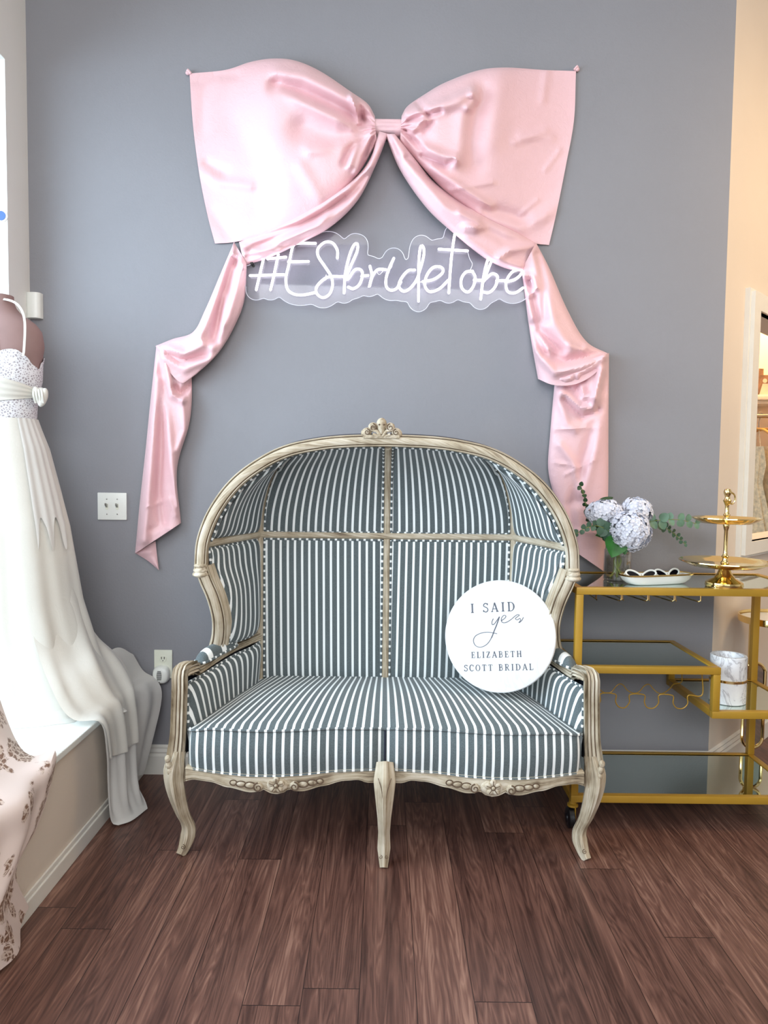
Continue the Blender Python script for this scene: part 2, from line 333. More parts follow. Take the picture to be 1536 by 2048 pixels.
    def mirror(s, x0):
        q = MB(); q.v = [V((2 * x0 - p.x, p.y, p.z)) for p in s.v]; q.f = [f[::-1] for f in s.f]; q.uv = [u[::-1] if u else None for u in s.uv]; q.mi = s.mi[:]; return q
    def build(s, name, mat, parent=None, smooth=True, merge=True, label=None, thick=0.0):
        org = V(ORG[parent.name]) if parent else V((0, 0, 0))
        me = bpy.data.meshes.new(name); me.from_pydata([tuple(p - org) for p in s.v], [], s.f); me.update()
        mats = mat if isinstance(mat, (list, tuple)) else [mat]
        for mm in mats: me.materials.append(mm)
        if any(s.uv):
            ul = me.uv_layers.new(name='UVMap'); k = 0
            for pi, f in enumerate(s.f):
                for q in range(len(f)):
                    ul.data[k].uv = s.uv[pi][q] if s.uv[pi] else (0, 0); k += 1
        for pl, mi in zip(me.polygons, s.mi): pl.material_index = mi
        bm = bmesh.new(); bm.from_mesh(me)
        if merge: bmesh.ops.remove_doubles(bm, verts=bm.verts, dist=1e-6)
        bmesh.ops.recalc_face_normals(bm, faces=bm.faces) if merge else None
        if smooth:
            for f in bm.faces: f.smooth = True
            for e in bm.edges:
                if len(e.link_faces) == 2 and e.calc_face_angle(0) > 0.75: e.smooth = False
        bm.to_mesh(me); bm.free()
        o = bpy.data.objects.new(name, me); COL.objects.link(o)
        if parent: o.parent = parent
        ORG[o.name] = tuple(org)
        if thick:
            md = o.modifiers.new('thickness', 'SOLIDIFY'); md.thickness = thick; md.offset = 0
        if label: o['label'] = label
        return o
def thing(name, label, cat, loc=(0, 0, 0), group=None):
    o = bpy.data.objects.new(name, None); COL.objects.link(o); o.location = loc; o.empty_display_size = 0.05
    o['label'] = label; o['category'] = cat
    if group: o['group'] = group
    ORG[o.name] = tuple(loc); return o
def tag(o, label, cat, group=None):
    o['label'] = label; o['category'] = cat
    if group: o['group'] = group
    return o
def struct(o): o['kind'] = 'structure'; return o
def coons(c0, c1, d0, d1):
    """c0/c1 bottom and top (left to right), d0/d1 left and right (bottom to top); all sampled lists"""
    def smp(c, t):
        x = t * (len(c) - 1); i = min(int(x), len(c) - 2); return c[i].lerp(c[i + 1], x - i)
    p00, p10, p01, p11 = c0[0], c0[-1], c1[0], c1[-1]
    def f(u, v):
        return (smp(c0, u) * (1 - v) + smp(c1, u) * v + smp(d0, v) * (1 - u) + smp(d1, v) * u
                - (p00 * (1 - u) * (1 - v) + p10 * u * (1 - v) + p01 * (1 - u) * v + p11 * u * v))
    return f
def loft(rows, n=40):
    R = [cr(r, n + 1) for r in rows]
    cols = [cr([r[i] for r in R], 60) for i in range(n + 1)]
    def f(u, v):
        x = u * n; i = min(int(x), n - 1); a = smp1(cols[i], v); b = smp1(cols[i + 1], v); return a.lerp(b, x - i)
    return f
def smp1(c, t):
    x = t * (len(c) - 1); i = min(int(x), len(c) - 2); return c[i].lerp(c[i + 1], x - i)
def segdist(p, poly):
    b = 1e9
    for (x0, y0), (x1, y1) in zip(poly, poly[1:]):
        dx, dy = x1 - x0, y1 - y0; l = dx * dx + dy * dy
        t = 0 if l == 0 else max(0, min(1, ((p[0] - x0) * dx + (p[1] - y0) * dy) / l))
        d = math.hypot(p[0] - x0 - t * dx, p[1] - y0 - t * dy); b = min(b, d)
    return b
def sm(a, b, x):
    t = max(0.0, min(1.0, (x - a) / (b - a))); return t * t * (3 - 2 * t)
# ------------------------------------------------------------------ the room
ZC = 3.45
struct(MB().add([(-3, -7, 0), (6, -7, 0), (6, 4, 0), (-3, 4, 0)], [(0, 1, 2, 3)]).build('floor', M['floor'], smooth=False))
struct(MB().box((-3, -7, ZC), (6, 4, ZC + 0.1)).build('ceiling', M['ceil'], smooth=False))
struct(MB().add([(-1.4, 0, 0), (CX, 0, 0), (CX, 0, ZC), (-1.4, 0, ZC), (-1.4, 0.1, 0), (CX - 0.05, 0.1, 0), (CX - 0.05, 0.1, ZC), (-1.4, 0.1, ZC)],
               [(0, 1, 2, 3), (4, 7, 6, 5), (0, 3, 7, 4), (3, 2, 6, 7)]).build('wall_back', M['grey'], smooth=False))
# left wall with the display window let into it
WY0, WY1, WZ0, WZ1, XL = -0.16, -4.2, 0.36, 2.72, -1.40
wl = MB()
wl.box((XL - 0.4, WY0, 0), (XL, 0.1, ZC)); wl.box((XL - 0.4, -7, 0), (XL, WY1, ZC)); wl.box((XL - 0.4, WY1, WZ1), (XL, WY0, ZC)); wl.box((XL - 0.4, WY1, 0), (XL, WY0, WZ0))
struct(wl.build('wall_left', M['white'], smooth=False))
wf = MB(); xg = XL - 0.34
for y in (WY0 - 0.03, -1.5, -2.85, WY1 + 0.03): wf.box((xg - 0.03, y - 0.03, WZ0), (xg + 0.03, y + 0.03, WZ1), 0.006)
for z in (WZ0 + 0.03, WZ1 - 0.03): wf.box((xg - 0.03, WY1, z - 0.03), (xg + 0.03, WY0, z + 0.03), 0.006)
w1 = wf.build('window_1', M['trim'], smooth=False); struct(w1)
MB().box((xg - 0.004, WY1 + 0.03, WZ0 + 0.03), (xg + 0.004, WY0 - 0.03, WZ1 - 0.03)).build('pane', M['pane'], w1, smooth=False)
# angled wall with the framed opening into the dress closet
D = V((0.70711, 0.70711, 0)); NA = V((0.70711, -0.70711, 0))
def AW(s, z, off=0.0): return V((CX, 0, z)) + D * s + NA * off
def sA(p): return (V((p.x, p.y, 0)) - V((CX, 0, 0))).dot(D)
pTL = PA(1493, 577); pBL = PA(1466, 1118); iTL = PA(1506, 625); iBL = PA(1484, 1083)
s0 = (sA(pTL) + sA(pBL)) / 2 + 0.005; z1 = pTL.z; z0 = pBL.z; si = (sA(iTL) + sA(iBL)) / 2; zi1 = iTL.z; zi0 = iBL.z
s1 = s0 + 1.05; sj = s1 - (si - s0)
def abox(mb, sa, sb, za, zb, oa, ob):
    vs = [AW(s, z, o) for z in (za, zb) for o in (oa, ob) for s in (sa, sb)]
    mb.add(vs, [(0, 2, 3, 1), (4, 5, 7, 6), (0, 1, 5, 4), (2, 6, 7, 3), (0, 4, 6, 2), (1, 3, 7, 5)])
aw = MB(); abox(aw, 0, si, 0, ZC, -0.12, 0); abox(aw, sj, 3.2, 0, ZC, -0.12, 0); abox(aw, si, sj, 0, zi0, -0.12, 0); abox(aw, si, sj, zi1, ZC, -0.12, 0)
struct(aw.build('wall_right', M['cream'], smooth=False))
struct(MB().box((CX, 1.62, 0), (4.4, 1.70, ZC)).build('wall_closet', M['warmwall'], smooth=False))
struct(MB().box((5.9, -7, 0), (6.0, 4, ZC)).build('wall_far', M['cream'], smooth=False))
fw = MB(); fw.box((-3, -6.9, 0), (-2.7, -7, ZC)); fw.box((2.2, -6.9, 0), (6, -7, ZC)); fw.box((-2.7, -6.9, 0), (2.2, -7, 0.5)); fw.box((-2.7, -6.9, 3.0), (2.2, -7, ZC))
struct(fw.build('wall_front', M['white'], smooth=False))
# moulded casing round the opening
cas = MB(); wc = si - s0
for (sa, sb, za, zb) in ((s0, si, z0, z1), (sj, s1, z0, z1), (s0, s1, zi1, z1), (s0, s1, z0, zi0)):
    for k, (ins, o) in enumerate(((0.0, 0.020), (0.16, 0.036), (0.62, 0.026))):
        q = wc * ins
        if zb - za > sb - sa:
            l = sa == s0
            abox(cas, sa + (q if l else 0), sb - (0 if l else q), z0 + q, z1 - q, 0, o)
        else:
            t = zb == z1
            abox(cas, si, sj, za + (0 if t else q), zb - (q if t else 0), 0, o)
struct(cas.build('trim_1', M['trim'], smooth=False))
# skirting boards
BP = [(0, 0), (0.016, 0), (0.016, 0.075), (0.011, 0.085), (0.014, 0.092), (0.008, 0.104), (0.010, 0.110), (0.0, 0.118)]
def skirting(name, a, b, n):
    mb = MB(); vs = [V(a) + V(n) * o + V((0, 0, z)) for o, z in BP] + [V(b) + V(n) * o + V((0, 0, z)) for o, z in BP]; k = len(BP)
    mb.add(vs, [(j, (j + 1) % k, k + (j + 1) % k, k + j) for j in range(k)] + [tuple(range(k)), tuple(range(2 * k - 1, k - 1, -1))])
    return struct(mb.build(name, M['trim'], smooth=False))
skirting('baseboard_back', (-0.965, 0, 0), (CX + 0.01, 0, 0), (0, -1, 0))
skirting('baseboard_right', AW(0.0, 0), AW(3.0, 0), NA)
# ------------------------------------------------------------------ display platform
XP, ZP = -0.972, 0.385
pf = thing('display_platform', 'cream boxed window display platform under the white wedding dress', 'platform', (-1.2, -1.5, 0))
MB().box((-1.74, -4.2, 0), (XP, -0.002, ZP - 0.022)).build('front_panel', M['cream'], pf, smooth=False)
MB().box((-1.735, -4.2, ZP - 0.022), (XP + 0.014, -0.002, ZP), 0.004).build('top_board', M['plastic'], pf, smooth=False)
MB().box((XP, -4.2, 0), (XP + 0.012, -0.018, 0.05), 0.003).box((XP, -4.2, 0.05), (XP + 0.007, -0.018, 0.066), 0.003).build('base_moulding', M['trim'], pf, smooth=False)
MB().box((XP - 0.0, -0.03, 0.05), (XP + 0.006, -0.004, ZP - 0.02)).build('corner_strip', M['trim'], pf, smooth=False)
# ------------------------------------------------------------------ wall fittings
def rect_on_wall(px0, py0, px1, py1, y=0.0):
    a = P(px0, py0, y); b = P(px1, py1, y); return a.x, b.x, b.z, a.z
x0, x1, za, zb = rect_on_wall(196, 985, 254.5, 1040)
sw = thing('light_switch', 'white double toggle light switch plate on grey wall left of the pink tail', 'switch', ((x0 + x1) / 2, 0, (za + zb) / 2))
MB().box((x0, -0.007, za), (x1, 0, zb), 0.003).build('wall_plate', M['plastic'], sw)
for k in (0.32, 0.68):
    xc = x0 + (x1 - x0) * k; zc = (za + zb) / 2 - 0.001
    MB().box((xc - 0.005, -0.0085, zc - 0.012), (xc + 0.005, -0.006, zc + 0.012)).build('toggle_slot', M['almond'], sw, smooth=False)
    MB().add([(xc - .004, -.008, zc - .004), (xc + .004, -.008, zc - .004), (xc + .004, -.008, zc + .008), (xc - .004, -.008, zc + .008), (xc - .003, -.022, zc + .008), (xc + .003, -.022, zc + .008), (xc + .003, -.021, zc + .014), (xc - .003, -.021, zc + .014)],
             [(0, 1, 2, 3), (4, 7, 6, 5), (0, 4, 5, 1), (1, 5, 6, 2), (2, 6, 7, 3), (3, 7, 4, 0)]).build('toggle', M['steel'], sw, smooth=False)
    for dz in (-0.030, 0.030): MB().ball((xc, -0.0072, zc + dz), (0.0028, 0.0012, 0.0028), 8, 5).build('screw', M['steel'], sw)
x0, x1, za, zb = rect_on_wall(309, 1299, 345.5, 1356)
ou = thing('power_outlet', 'almond power outlet plate on grey wall behind the settee arm', 'outlet', ((x0 + x1) / 2, 0, (za + zb) / 2))
MB().box((x0, -0.007, za), (x1, 0, zb), 0.003).build('wall_plate', M['almond'], ou)
xc = (x0 + x1) / 2; zc = zb - 0.036
MB().lathe([(0.0, 0.0095), (0.013, 0.0095), (0.0145, 0.008), (0.0145, 0)], (xc, 0, zc), 24, Matrix.Rotation(PI / 2, 3, 'X')).build('socket', M['almond'], ou)
for dx in (-0.0055, 0.0055): MB().box((xc + dx - 0.0013, -0.0102, zc - 0.001), (xc + dx + 0.0013, -0.009, zc + 0.009)).build('slot', M['dark'], ou, smooth=False)
MB().ball((xc, -0.0095, zc - 0.007), (0.0022, 0.001, 0.0022), 8, 5).build('slot', M['dark'], ou)
xa, xb, za, zb = rect_on_wall(309, 1329, 342, 1364)
pg = thing('plug_in_freshener', 'white oval plug-in air freshener in the power outlet', 'air freshener', ((xa + xb) / 2, -0.007, (za + zb) / 2))
ca = V(((xa + xb) / 2, -0.007, (za + zb) / 2)); hw, hh = (xb - xa) / 2, (zb - za) / 2
def capsule(u, v):
    a = 2 * PI * u; e = 0.75
    c, s_ = math.cos(a), math.sin(a); X = math.copysign(abs(c) ** e, c) * hw; Z = math.copysign(abs(s_) ** e, s_) * hh
    k = [1.0, 1.0, 0.97, 0.86, 0.62, 0.0]; d = [0, 0.012, 0.022, 0.029, 0.033, 0.034]
    return ca + V((X * lerpl(k, v), -lerpl(d, v), Z * lerpl(k, v)))
MB().grid(capsule, 36, 15, None, True).build('body', M['plastic'], pg)
gr = MB()
for k in range(9):
    z = ca.z - 0.016 + k * 0.0042; w = 0.010 * math.sqrt(max(0.15, 1 - ((k - 3.5) / 6) ** 2)); gr.box((ca.x - 0.002 - w, -0.0425, z), (ca.x - 0.002 + w, -0.038, z + 0.0016))
gr.build('vent_grille', M['dark'], pg, smooth=False)
MB().ball((ca.x - 0.002, -0.036, ca.z - hh * 0.72), (0.0026, 0.004, 0.0026), 8, 5).build('indicator', M['dark'], pg)
x0, x1, za, zb = rect_on_wall(54, 586, 83, 637, -0.015)
sn = thing('motion_sensor', 'small white box sensor on grey wall above the mannequin shoulder', 'sensor', ((x0 + x1) / 2, 0, (za + zb) / 2))
def sbody(u, v):
    a = PI * u; return V(((x0 + x1) / 2 - math.cos(a) * (x1 - x0) / 2, -0.004 - 0.03 * math.sin(a) ** 0.5, za + (zb - za) * v))
sb = MB(); sb.grid(sbody, 20, 1); n = 21; sb.f.append(list(range(n))); sb.uv.append(None); sb.mi.append(0); sb.f.append(list(range(2 * n - 1, n - 1, -1))); sb.uv.append(None); sb.mi.append(0)
sb.uv = [None] * len(sb.f); sb.build('housing', M['plastic'], sn)
MB().box((x0, -0.006, za), (x1, 0, zb)).build('back_plate', M['plastic'], sn, smooth=False)
st = PX(4, 432, XL - 0.06)
q = P(3, 432, WY0)
stk = thing('window_decal', 'small blue decal with white rim on the bright window jamb', 'decal', (q.x, WY0, q.z))
MB().lathe([(0.0, 0.003), (0.024, 0.003), (0.024, 0.0)], q, 24, Matrix.Rotation(PI / 2, 3, 'X')).build('rim', M['plastic'], stk)
MB().lathe([(0.0, 0.0045), (0.017, 0.0045), (0.017, 0.003)], q, 24, Matrix.Rotation(PI / 2, 3, 'X')).build('disc', M['sticker'], stk)
# ------------------------------------------------------------------ canopy settee
X0 = 0.012
YB = -0.13
SE = thing('canopy_settee', 'grey and white striped hooded settee with whitewashed carved oak frame', 'settee', (X0, -0.4, 0))
def Qs(lst): return [P(*p) for p in lst]
def rr(w, h, c=0.25, mould=False):
    """rounded bar profile; with mould the show face (+b) has a groove line near each edge"""
    a, b = w / 2, h / 2; k = c * min(w, h)
    if mould: return [(-a, -b), (a, -b), (a, b * 0.55), (a * 0.88, b * 0.78), (a * 0.76, b * 0.74), (a * 0.70, b * 0.50), (a * 0.62, b * 0.54), (a * 0.56, b * 0.86), (a * 0.25, b), (-a * 0.25, b), (-a * 0.56, b * 0.86), (-a * 0.62, b * 0.54), (-a * 0.70, b * 0.50), (-a * 0.76, b * 0.74), (-a * 0.88, b * 0.78), (-a, b * 0.55)]
    if False: pass
    return [(-a + k, -b), (a - k, -b), (a, -b + k), (a, b - k), (a - k, b), (-a + k, b), (-a, b - k), (-a, -b + k)]
GM = [0, 0, 0, 0, 0, 1, 0, 0, 0, 0, 0, 1, 0, 0, 0, 0]   # the two narrow grooves are coloured dark, standing in for shade
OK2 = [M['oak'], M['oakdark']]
def rr4(w, h):
    a, b = w / 2, h / 2; q = [(.62, 1), (.34, .90), (.28, .74), (.20, .76), (.14, 1.0)]; out = []
    q = q + [(-x, y) for x, y in q[::-1]]
    for k in range(4):
        c, s_ = math.cos(-k * PI / 2), math.sin(-k * PI / 2)
        for x, y in q: X, Y = x * c - y * s_, x * s_ + y * c; out.append((X * a, Y * b))
    return out
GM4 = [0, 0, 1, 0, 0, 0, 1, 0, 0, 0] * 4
# guide curves, left half (x below X0)
rim_mid = [P(X0 * 526 + 766, 881, -.40), P(700, 882.5, -.40), P(640, 888, -.403), P(575, 902, -.41), P(520, 929, -.418), P(470, 968, -.424), P(430, 1022, -.428), P(407, 1080, -.43), P(402, 1136, -.43)]
rim_mid[0].x = X0
stile = [P(402, 1132, -.43), P(412, 1160, -.425), P(427, 1195, -.41), P(437, 1235, -.39), P(437, 1272, -.365), P(428, 1310, -.345)]
rim_in = [P(768, 891, -.392), P(700, 893, -.392), P(640, 898, -.395), P(577, 912, -.40), P(525, 939, -.405), P(480, 976, -.412), P(443, 1027, -.418), P(420, 1082, -.42)]
rim_in[0].x = X0
XPOST = X0 - 0.485
post = [V((XPOST, YB, 0.40)), V((XPOST, YB, 0.7)), V((XPOST, YB, 0.985))]
ZR = 0.993
rib = [V((XPOST, YB, ZR)), P(522, 1022, -.150), P(530, 982, -.178), P(541, 950, -.215), P(556, 922, -.27), P(574, 904, -.375)]
crib = [V((X0, YB, ZR)), P(771, 1010, -.150), P(770, 955, -.205), P(770, 918, -.285), P(768, 892, -.385)]
for p in crib: p.x = X0
siderail = [V((XPOST, YB, ZR)), P(462, 1078, -.27), P(408, 1088, -.425)]
arm_in = [V((XPOST, YB, 0.600)), P(500, 1284, -.21), P(470, 1297, -.29), P(440, 1314, -.37), P(405, 1336, -.47), P(371, 1354, -.575)]
armfront = V((-0.655, -0.60, 0.30))
wood = []
def half(name, mb, mat=None, mir=True, **k):
    mb.build(name, mat or M['oak'], SE, **k)
    if mir: mb.mirror(X0).build(name, mat or M['oak'], SE, **k)
# hood rim (one moulded arch across the front)
L = cr(rim_mid, 60); full = L[::-1] + [V((2 * X0 - p.x, p.y, p.z)) for p in L[1:]]
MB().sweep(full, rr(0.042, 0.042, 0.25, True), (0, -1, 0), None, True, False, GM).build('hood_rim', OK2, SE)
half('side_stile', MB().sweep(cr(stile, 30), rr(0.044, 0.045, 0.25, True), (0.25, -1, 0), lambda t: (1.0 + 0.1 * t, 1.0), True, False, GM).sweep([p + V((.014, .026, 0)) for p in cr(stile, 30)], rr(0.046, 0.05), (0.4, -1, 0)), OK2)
kn = P(402, 1140, -.432)
kb = MB().ball(kn, (0.026, 0.027, 0.014)).ball(kn + V((0, 0, -0.014)), (0.029, 0.03, 0.012)).ball(kn + V((0, 0, 0.016)), (0.024, 0.026, 0.01))
half('knuckle', kb, M['oakc'])
half('back_post', MB().sweep(cr(post, 10), rr(0.028, 0.03), (0, -1, 0)))
half('hood_rib', MB().sweep(cr(rib, 30), rr(0.026, 0.026), (0.2, -1, -0.3)))
MB().sweep(cr([V((X0, YB, 0.40)), V((X0, YB, 0.98))], 6), rr(0.024, 0.03), (0, -1, 0)).build('centre_post', M['oak'], SE)
MB().sweep(cr(crib, 30), rr(0.024, 0.026), (0, -1, -0.6)).build('centre_rib', M['oak'], SE)
MB().sweep([V((XPOST - .01, YB, ZR)), V((X0, YB, ZR)), V((2 * X0 - XPOST + .01, YB, ZR))], rr(0.026, 0.031), (0, -1, 0)).build('back_rail', M['oak'], SE)
half('wing_rail', MB().sweep(cr(siderail, 16), rr(0.026, 0.03), (0.9, -0.5, 0)))
for bx in (XPOST, X0, 2 * X0 - XPOST): pass
# seat height line
def seat_front(x):
    a = abs(x - X0)
    return -0.632 - 0.030 * math.sin(PI * min(1, max(0, (0.625 - a) / 0.46))) ** 1.0 + (0.016 * math.exp(-(a / 0.030) ** 2))
# arms
arm_path = [p + V((-0.024, -0.002, -0.002)) for p in arm_in[1:]]
arm_path = [V((XPOST + .002, YB - .01, .602))] + arm_path[:-1] + [P(384, 1334, -.556), P(366, 1340, -.604), P(360, 1349, -.617), P(359.5, 1372, -.617), P(358, 1420, -.607), P(356, 1470, -.602), P(351, 1520, -.604), P(352, 1562, -.608)]
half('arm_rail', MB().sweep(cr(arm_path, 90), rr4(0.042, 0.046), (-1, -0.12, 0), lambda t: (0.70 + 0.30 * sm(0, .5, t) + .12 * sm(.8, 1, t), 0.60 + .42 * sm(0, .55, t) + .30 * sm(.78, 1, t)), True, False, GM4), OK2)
padc = [p + V((-0.018, -0.002, 0.017)) for p in (arm_in[2], arm_in[3], arm_in[4])]
pp = cr([padc[0] + V((0.012, 0.02, 0)), padc[1], padc[2] + V((0, 0.012, 0))], 24); pm = MB()
def padf(u, v):
    c = smp1(pp, v); t = (pp[-1] - pp[0]).normalized(); sd = t.cross(V((0, 0, 1))).normalized(); e = max(0.0, 1 - (2 * v - 1) ** 4) ** 0.5
    a = PI * u; return c + sd * math.cos(a) * 0.028 * (0.35 + 0.65 * e) + V((0, 0, 1)) * (0.036 * math.sin(a) * e - 0.004)
pm.grid(padf, 16, 24, lambda u, v: (v * 0.075 + 0.008, u)); half('arm_pad', pm, M['stripe'])
ap = MB(); ap.tube([padf(0, i / 20) + V((0, 0, .001)) for i in range(21)], 0.0045, 6); ap2 = MB().tube([padf(1, i / 20) + V((0, 0, .001)) for i in range(21)], 0.0045, 6)
ap.v += []; half('arm_pad_piping', ap, M['stripe']); half('arm_pad_piping', ap2, M['stripe'])
# upholstered panels
OUT = MB()
def panel(name, c0, c1, d0, d1, uvf, puff, nu=36, nv=30, mir=True, sides=(1, 1, 1, 1), outer=True):
    S_ = coons(c0, c1, d0, d1)
    ctr = V((X0, -0.75, 0.8))
    def f(u, v):
        e = 1e-3; p = S_(u, v); a = S_(min(1, u + e), v) - S_(max(0, u - e), v); b = S_(u, min(1, v + e)) - S_(u, max(0, v - e)); n = a.cross(b)
        if n.length < 1e-12: return p
        n.normalize()
        if n.dot(ctr - p) < 0: n = -n
        return p + n * puff * (max(0, 1 - (2 * u - 1) ** 6) ** .5) * (max(0, 1 - (2 * v - 1) ** 6) ** .5)
    mb = MB().grid(f, nu, nv, uvf)
    def g_(u, v):
        e = 1e-3; p = S_(u, v); a = S_(min(1, u + e), v) - S_(max(0, u - e), v); b = S_(u, min(1, v + e)) - S_(u, max(0, v - e)); n = a.cross(b)
        if n.length < 1e-12: return p + V((0, .02, 0))
        n.normalize(); n = -n if n.dot(ctr - p) > 0 else n
        return p + n * 0.03
    if outer: OUT.grid(g_, 12, 12)
    edge = []
    if sides[3]: edge.append([f(0, 1 - i / 24) for i in range(25)])
    if sides[0]: edge.append([f(i / 24, 0) for i in range(25)])
    if sides[1]: edge.append([f(1, i / 24) for i in range(25)])
    if sides[2]: edge.append([f(1 - i / 24, 1) for i in range(25)])
    pb = MB()
    off = (V((0, -1, 0)) * 0.003)
    for e in edge:
        pb.tube([q.lerp(S_(0.5, 0.5), 0.010) + (ctr - q).normalized() * 0.005 for q in e], 0.0042, 6)
    for m_, q_ in (((mb, pb),) if not mir else ((mb, pb), (mb.mirror(X0), pb.mirror(X0)))):
        o = m_.build(name, M['stripe'], SE); q_.build('piping', M['stripe'], o)
g = 0.014
zb_, zt_ = 0.44, ZR - 0.013
BLx, BRx = XPOST + g, X0 - g
def vline(x, a, b): return cr([V((x, YB - .004, a)), V((x, YB - .004, b))], 12)
def hline(a, b, z): return cr([V((a, YB - .004, z)), V((b, YB - .004, z))], 12)
wx = lambda u: (1 - u) * BLx + u * BRx
panel('lower_back_panel', hline(BLx, BRx, zb_), hline(BLx, BRx, zt_), vline(BLx, zb_, zt_), vline(BRx, zb_, zt_), lambda u, v: (wx(u) + 0.006 * v + 1, v), 0.014, sides=(0, 1, 1, 1))
rb = [p + V((g, -.004, 0)) for p in cr(rib, 30)]; cb = [p + V((-g, -.004, 0)) for p in cr(crib, 30)]
rb[0].z += .013; cb[0].z += .013
ri = cr(rim_in, 80)
def upto(x): return [p.copy() for p in ri if p.x > x]
top_c = [p for p in ri if rb[-1].x < p.x < cb[-1].x][::-1]
top_c = [rb[-1]] + top_c + [cb[-1]]
panel('upper_back_panel', hline(BLx, BRx, ZR + .013), top_c, rb, cb, lambda u, v: (wx(u) + 0.012 * (1 - v) * (1 - v) * (1 - u) + 1.004, v), 0.012, sides=(1, 1, 1, 1))
# wing panels: u from the rim (0) to the post / rib (1)
rimup = [p for p in ri if p.x < rb[-1].x - 0.004][::-1]
ribl = [p + V((-g, -.004, 0)) for p in cr(rib, 30)]; ribl[0].z += .012
sr_u = [p + V((0, 0, .016)) for p in cr(siderail, 16)][::-1]; sr_u[-1] = ribl[0]; sr_u[0] = rimup[0].copy()
topp = rimup[-1]; ribl[-1] = topp + V((0.006, 0.004, 0))
WU = 0.290
panel('upper_wing_panel', sr_u, cr([rimup[-1], ribl[-1]], 4), rimup, ribl, lambda u, v: (WU * (u + (1 - u) * 0.62 * v ** 1.15) + 0.01, v), 0.030, nu=40, nv=44, sides=(1, 1, 0, 1))
sr_d = [p + V((0, 0, -.016)) for p in cr(siderail, 16)][::-1]
sti = [P(415, 1094, -.418), P(422, 1138, -.41), P(445, 1182, -.39), P(453, 1225, -.372), P(456, 1262, -.355), P(456, 1288, -.335)]
sr_d[0] = sti[0].copy(); pl = [V((XPOST - g + .002, YB - .004, ZR - .014)), V((XPOST - g + .002, YB - .004, .622))]
sr_d[-1] = pl[0]
al = [sti[-1]] + [P(478, 1282, -.275), P(502, 1272, -.20)] + [pl[1]]
panel('lower_wing_panel', cr(al, 14), sr_d, cr(sti[::-1], 20), cr(pl[::-1], 8), lambda u, v: (WU * (u + (1 - u) * 0.40 * (1 - v) ** 0.8) + 0.01, v), 0.026, nu=36, nv=36)
atop = [p + V((0.002, 0, -.020)) for p in arm_in][::-1]
abot = [V((-0.622, -.585, .35)), V((-.56, -.36, .37)), V((XPOST - .01, YB - .01, .39))]
afr = [V((-0.622, -.585, .35)), V((-0.628, -.588, .42)), P(372, 1400, -.582), atop[0]]
panel('arm_panel', cr(abot, 14), cr(atop, 20), cr(afr, 10), cr([abot[-1], atop[-1]], 8), lambda u, v: (0.44 * (u + (1 - u) * 0.12 * v ** 1.4) + 0.012, v), 0.028, sides=(0, 1, 1, 1))
# outer back cover, seen as a dark line past the rim
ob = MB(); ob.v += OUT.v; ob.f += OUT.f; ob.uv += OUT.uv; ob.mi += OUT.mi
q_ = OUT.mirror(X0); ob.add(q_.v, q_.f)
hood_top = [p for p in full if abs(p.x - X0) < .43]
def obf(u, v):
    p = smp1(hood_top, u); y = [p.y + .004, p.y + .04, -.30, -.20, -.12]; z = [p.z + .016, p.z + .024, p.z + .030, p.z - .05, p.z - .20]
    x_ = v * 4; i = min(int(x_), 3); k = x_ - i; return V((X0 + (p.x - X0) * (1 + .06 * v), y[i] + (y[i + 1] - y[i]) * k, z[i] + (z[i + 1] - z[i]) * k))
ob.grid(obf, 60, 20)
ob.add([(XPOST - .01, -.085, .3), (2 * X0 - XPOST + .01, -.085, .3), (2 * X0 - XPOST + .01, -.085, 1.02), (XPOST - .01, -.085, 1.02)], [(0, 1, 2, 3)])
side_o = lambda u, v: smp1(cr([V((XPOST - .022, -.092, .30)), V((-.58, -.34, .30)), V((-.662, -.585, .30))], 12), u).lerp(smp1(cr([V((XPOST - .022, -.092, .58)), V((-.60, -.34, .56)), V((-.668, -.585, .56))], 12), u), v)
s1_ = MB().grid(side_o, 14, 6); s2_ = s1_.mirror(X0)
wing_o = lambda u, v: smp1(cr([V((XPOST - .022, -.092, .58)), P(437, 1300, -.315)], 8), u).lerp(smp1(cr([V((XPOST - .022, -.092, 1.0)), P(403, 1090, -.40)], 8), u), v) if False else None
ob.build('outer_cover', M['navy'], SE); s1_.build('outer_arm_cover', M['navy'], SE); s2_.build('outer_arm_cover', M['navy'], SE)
wo = MB(); stl = cr(stile, 14)
def wof(u, v):
    a = stl[::-1]; p = smp1(a, v) + V((0.004, 0.022, 0)); q_ = V((XPOST - .024, -.092, .56 + (.97 - .56) * v)); return q_.lerp(p, u)
half('outer_wing_cover', wo.grid(wof, 8, 12), M['navy'])
# seat cushion
def seat_back_x(t): return None
HW = 0.622
def seat_half(y):   # half width of seat at depth y, follows the splayed arms
    t = (y + 0.62) / (0.62 + YB); t = max(0, min(1.0, t)); return HW + (0.478 - HW) * t ** 0.9
ZS = 0.424
def seat_top(u, v):
    s = 2 * u - 1; y1 = seat_front(X0 + s * HW) ; y = y1 + (YB + 0.0 - y1) * v
    x = X0 + s * (seat_half(y) if v > 0.02 else HW)
    crown = 0.024 * v + 0.030 * math.sin(PI * min(1, v * 1.05) ** 0.8) * (1 - abs(s) ** 3.5 * 0.9)
    notch = -0.006 * math.exp(-((s * HW) / 0.02) ** 2) * (1 - sm(0.0, 0.25, v))
    return V((x, y, ZS - 0.012 * sm(.86, 1, abs(s)) + crown + notch))
sc = MB(); sc.grid(seat_top, 96, 36, lambda u, v: (1 + X0 + (2 * u - 1) * (HW + 0.03 * v), v))
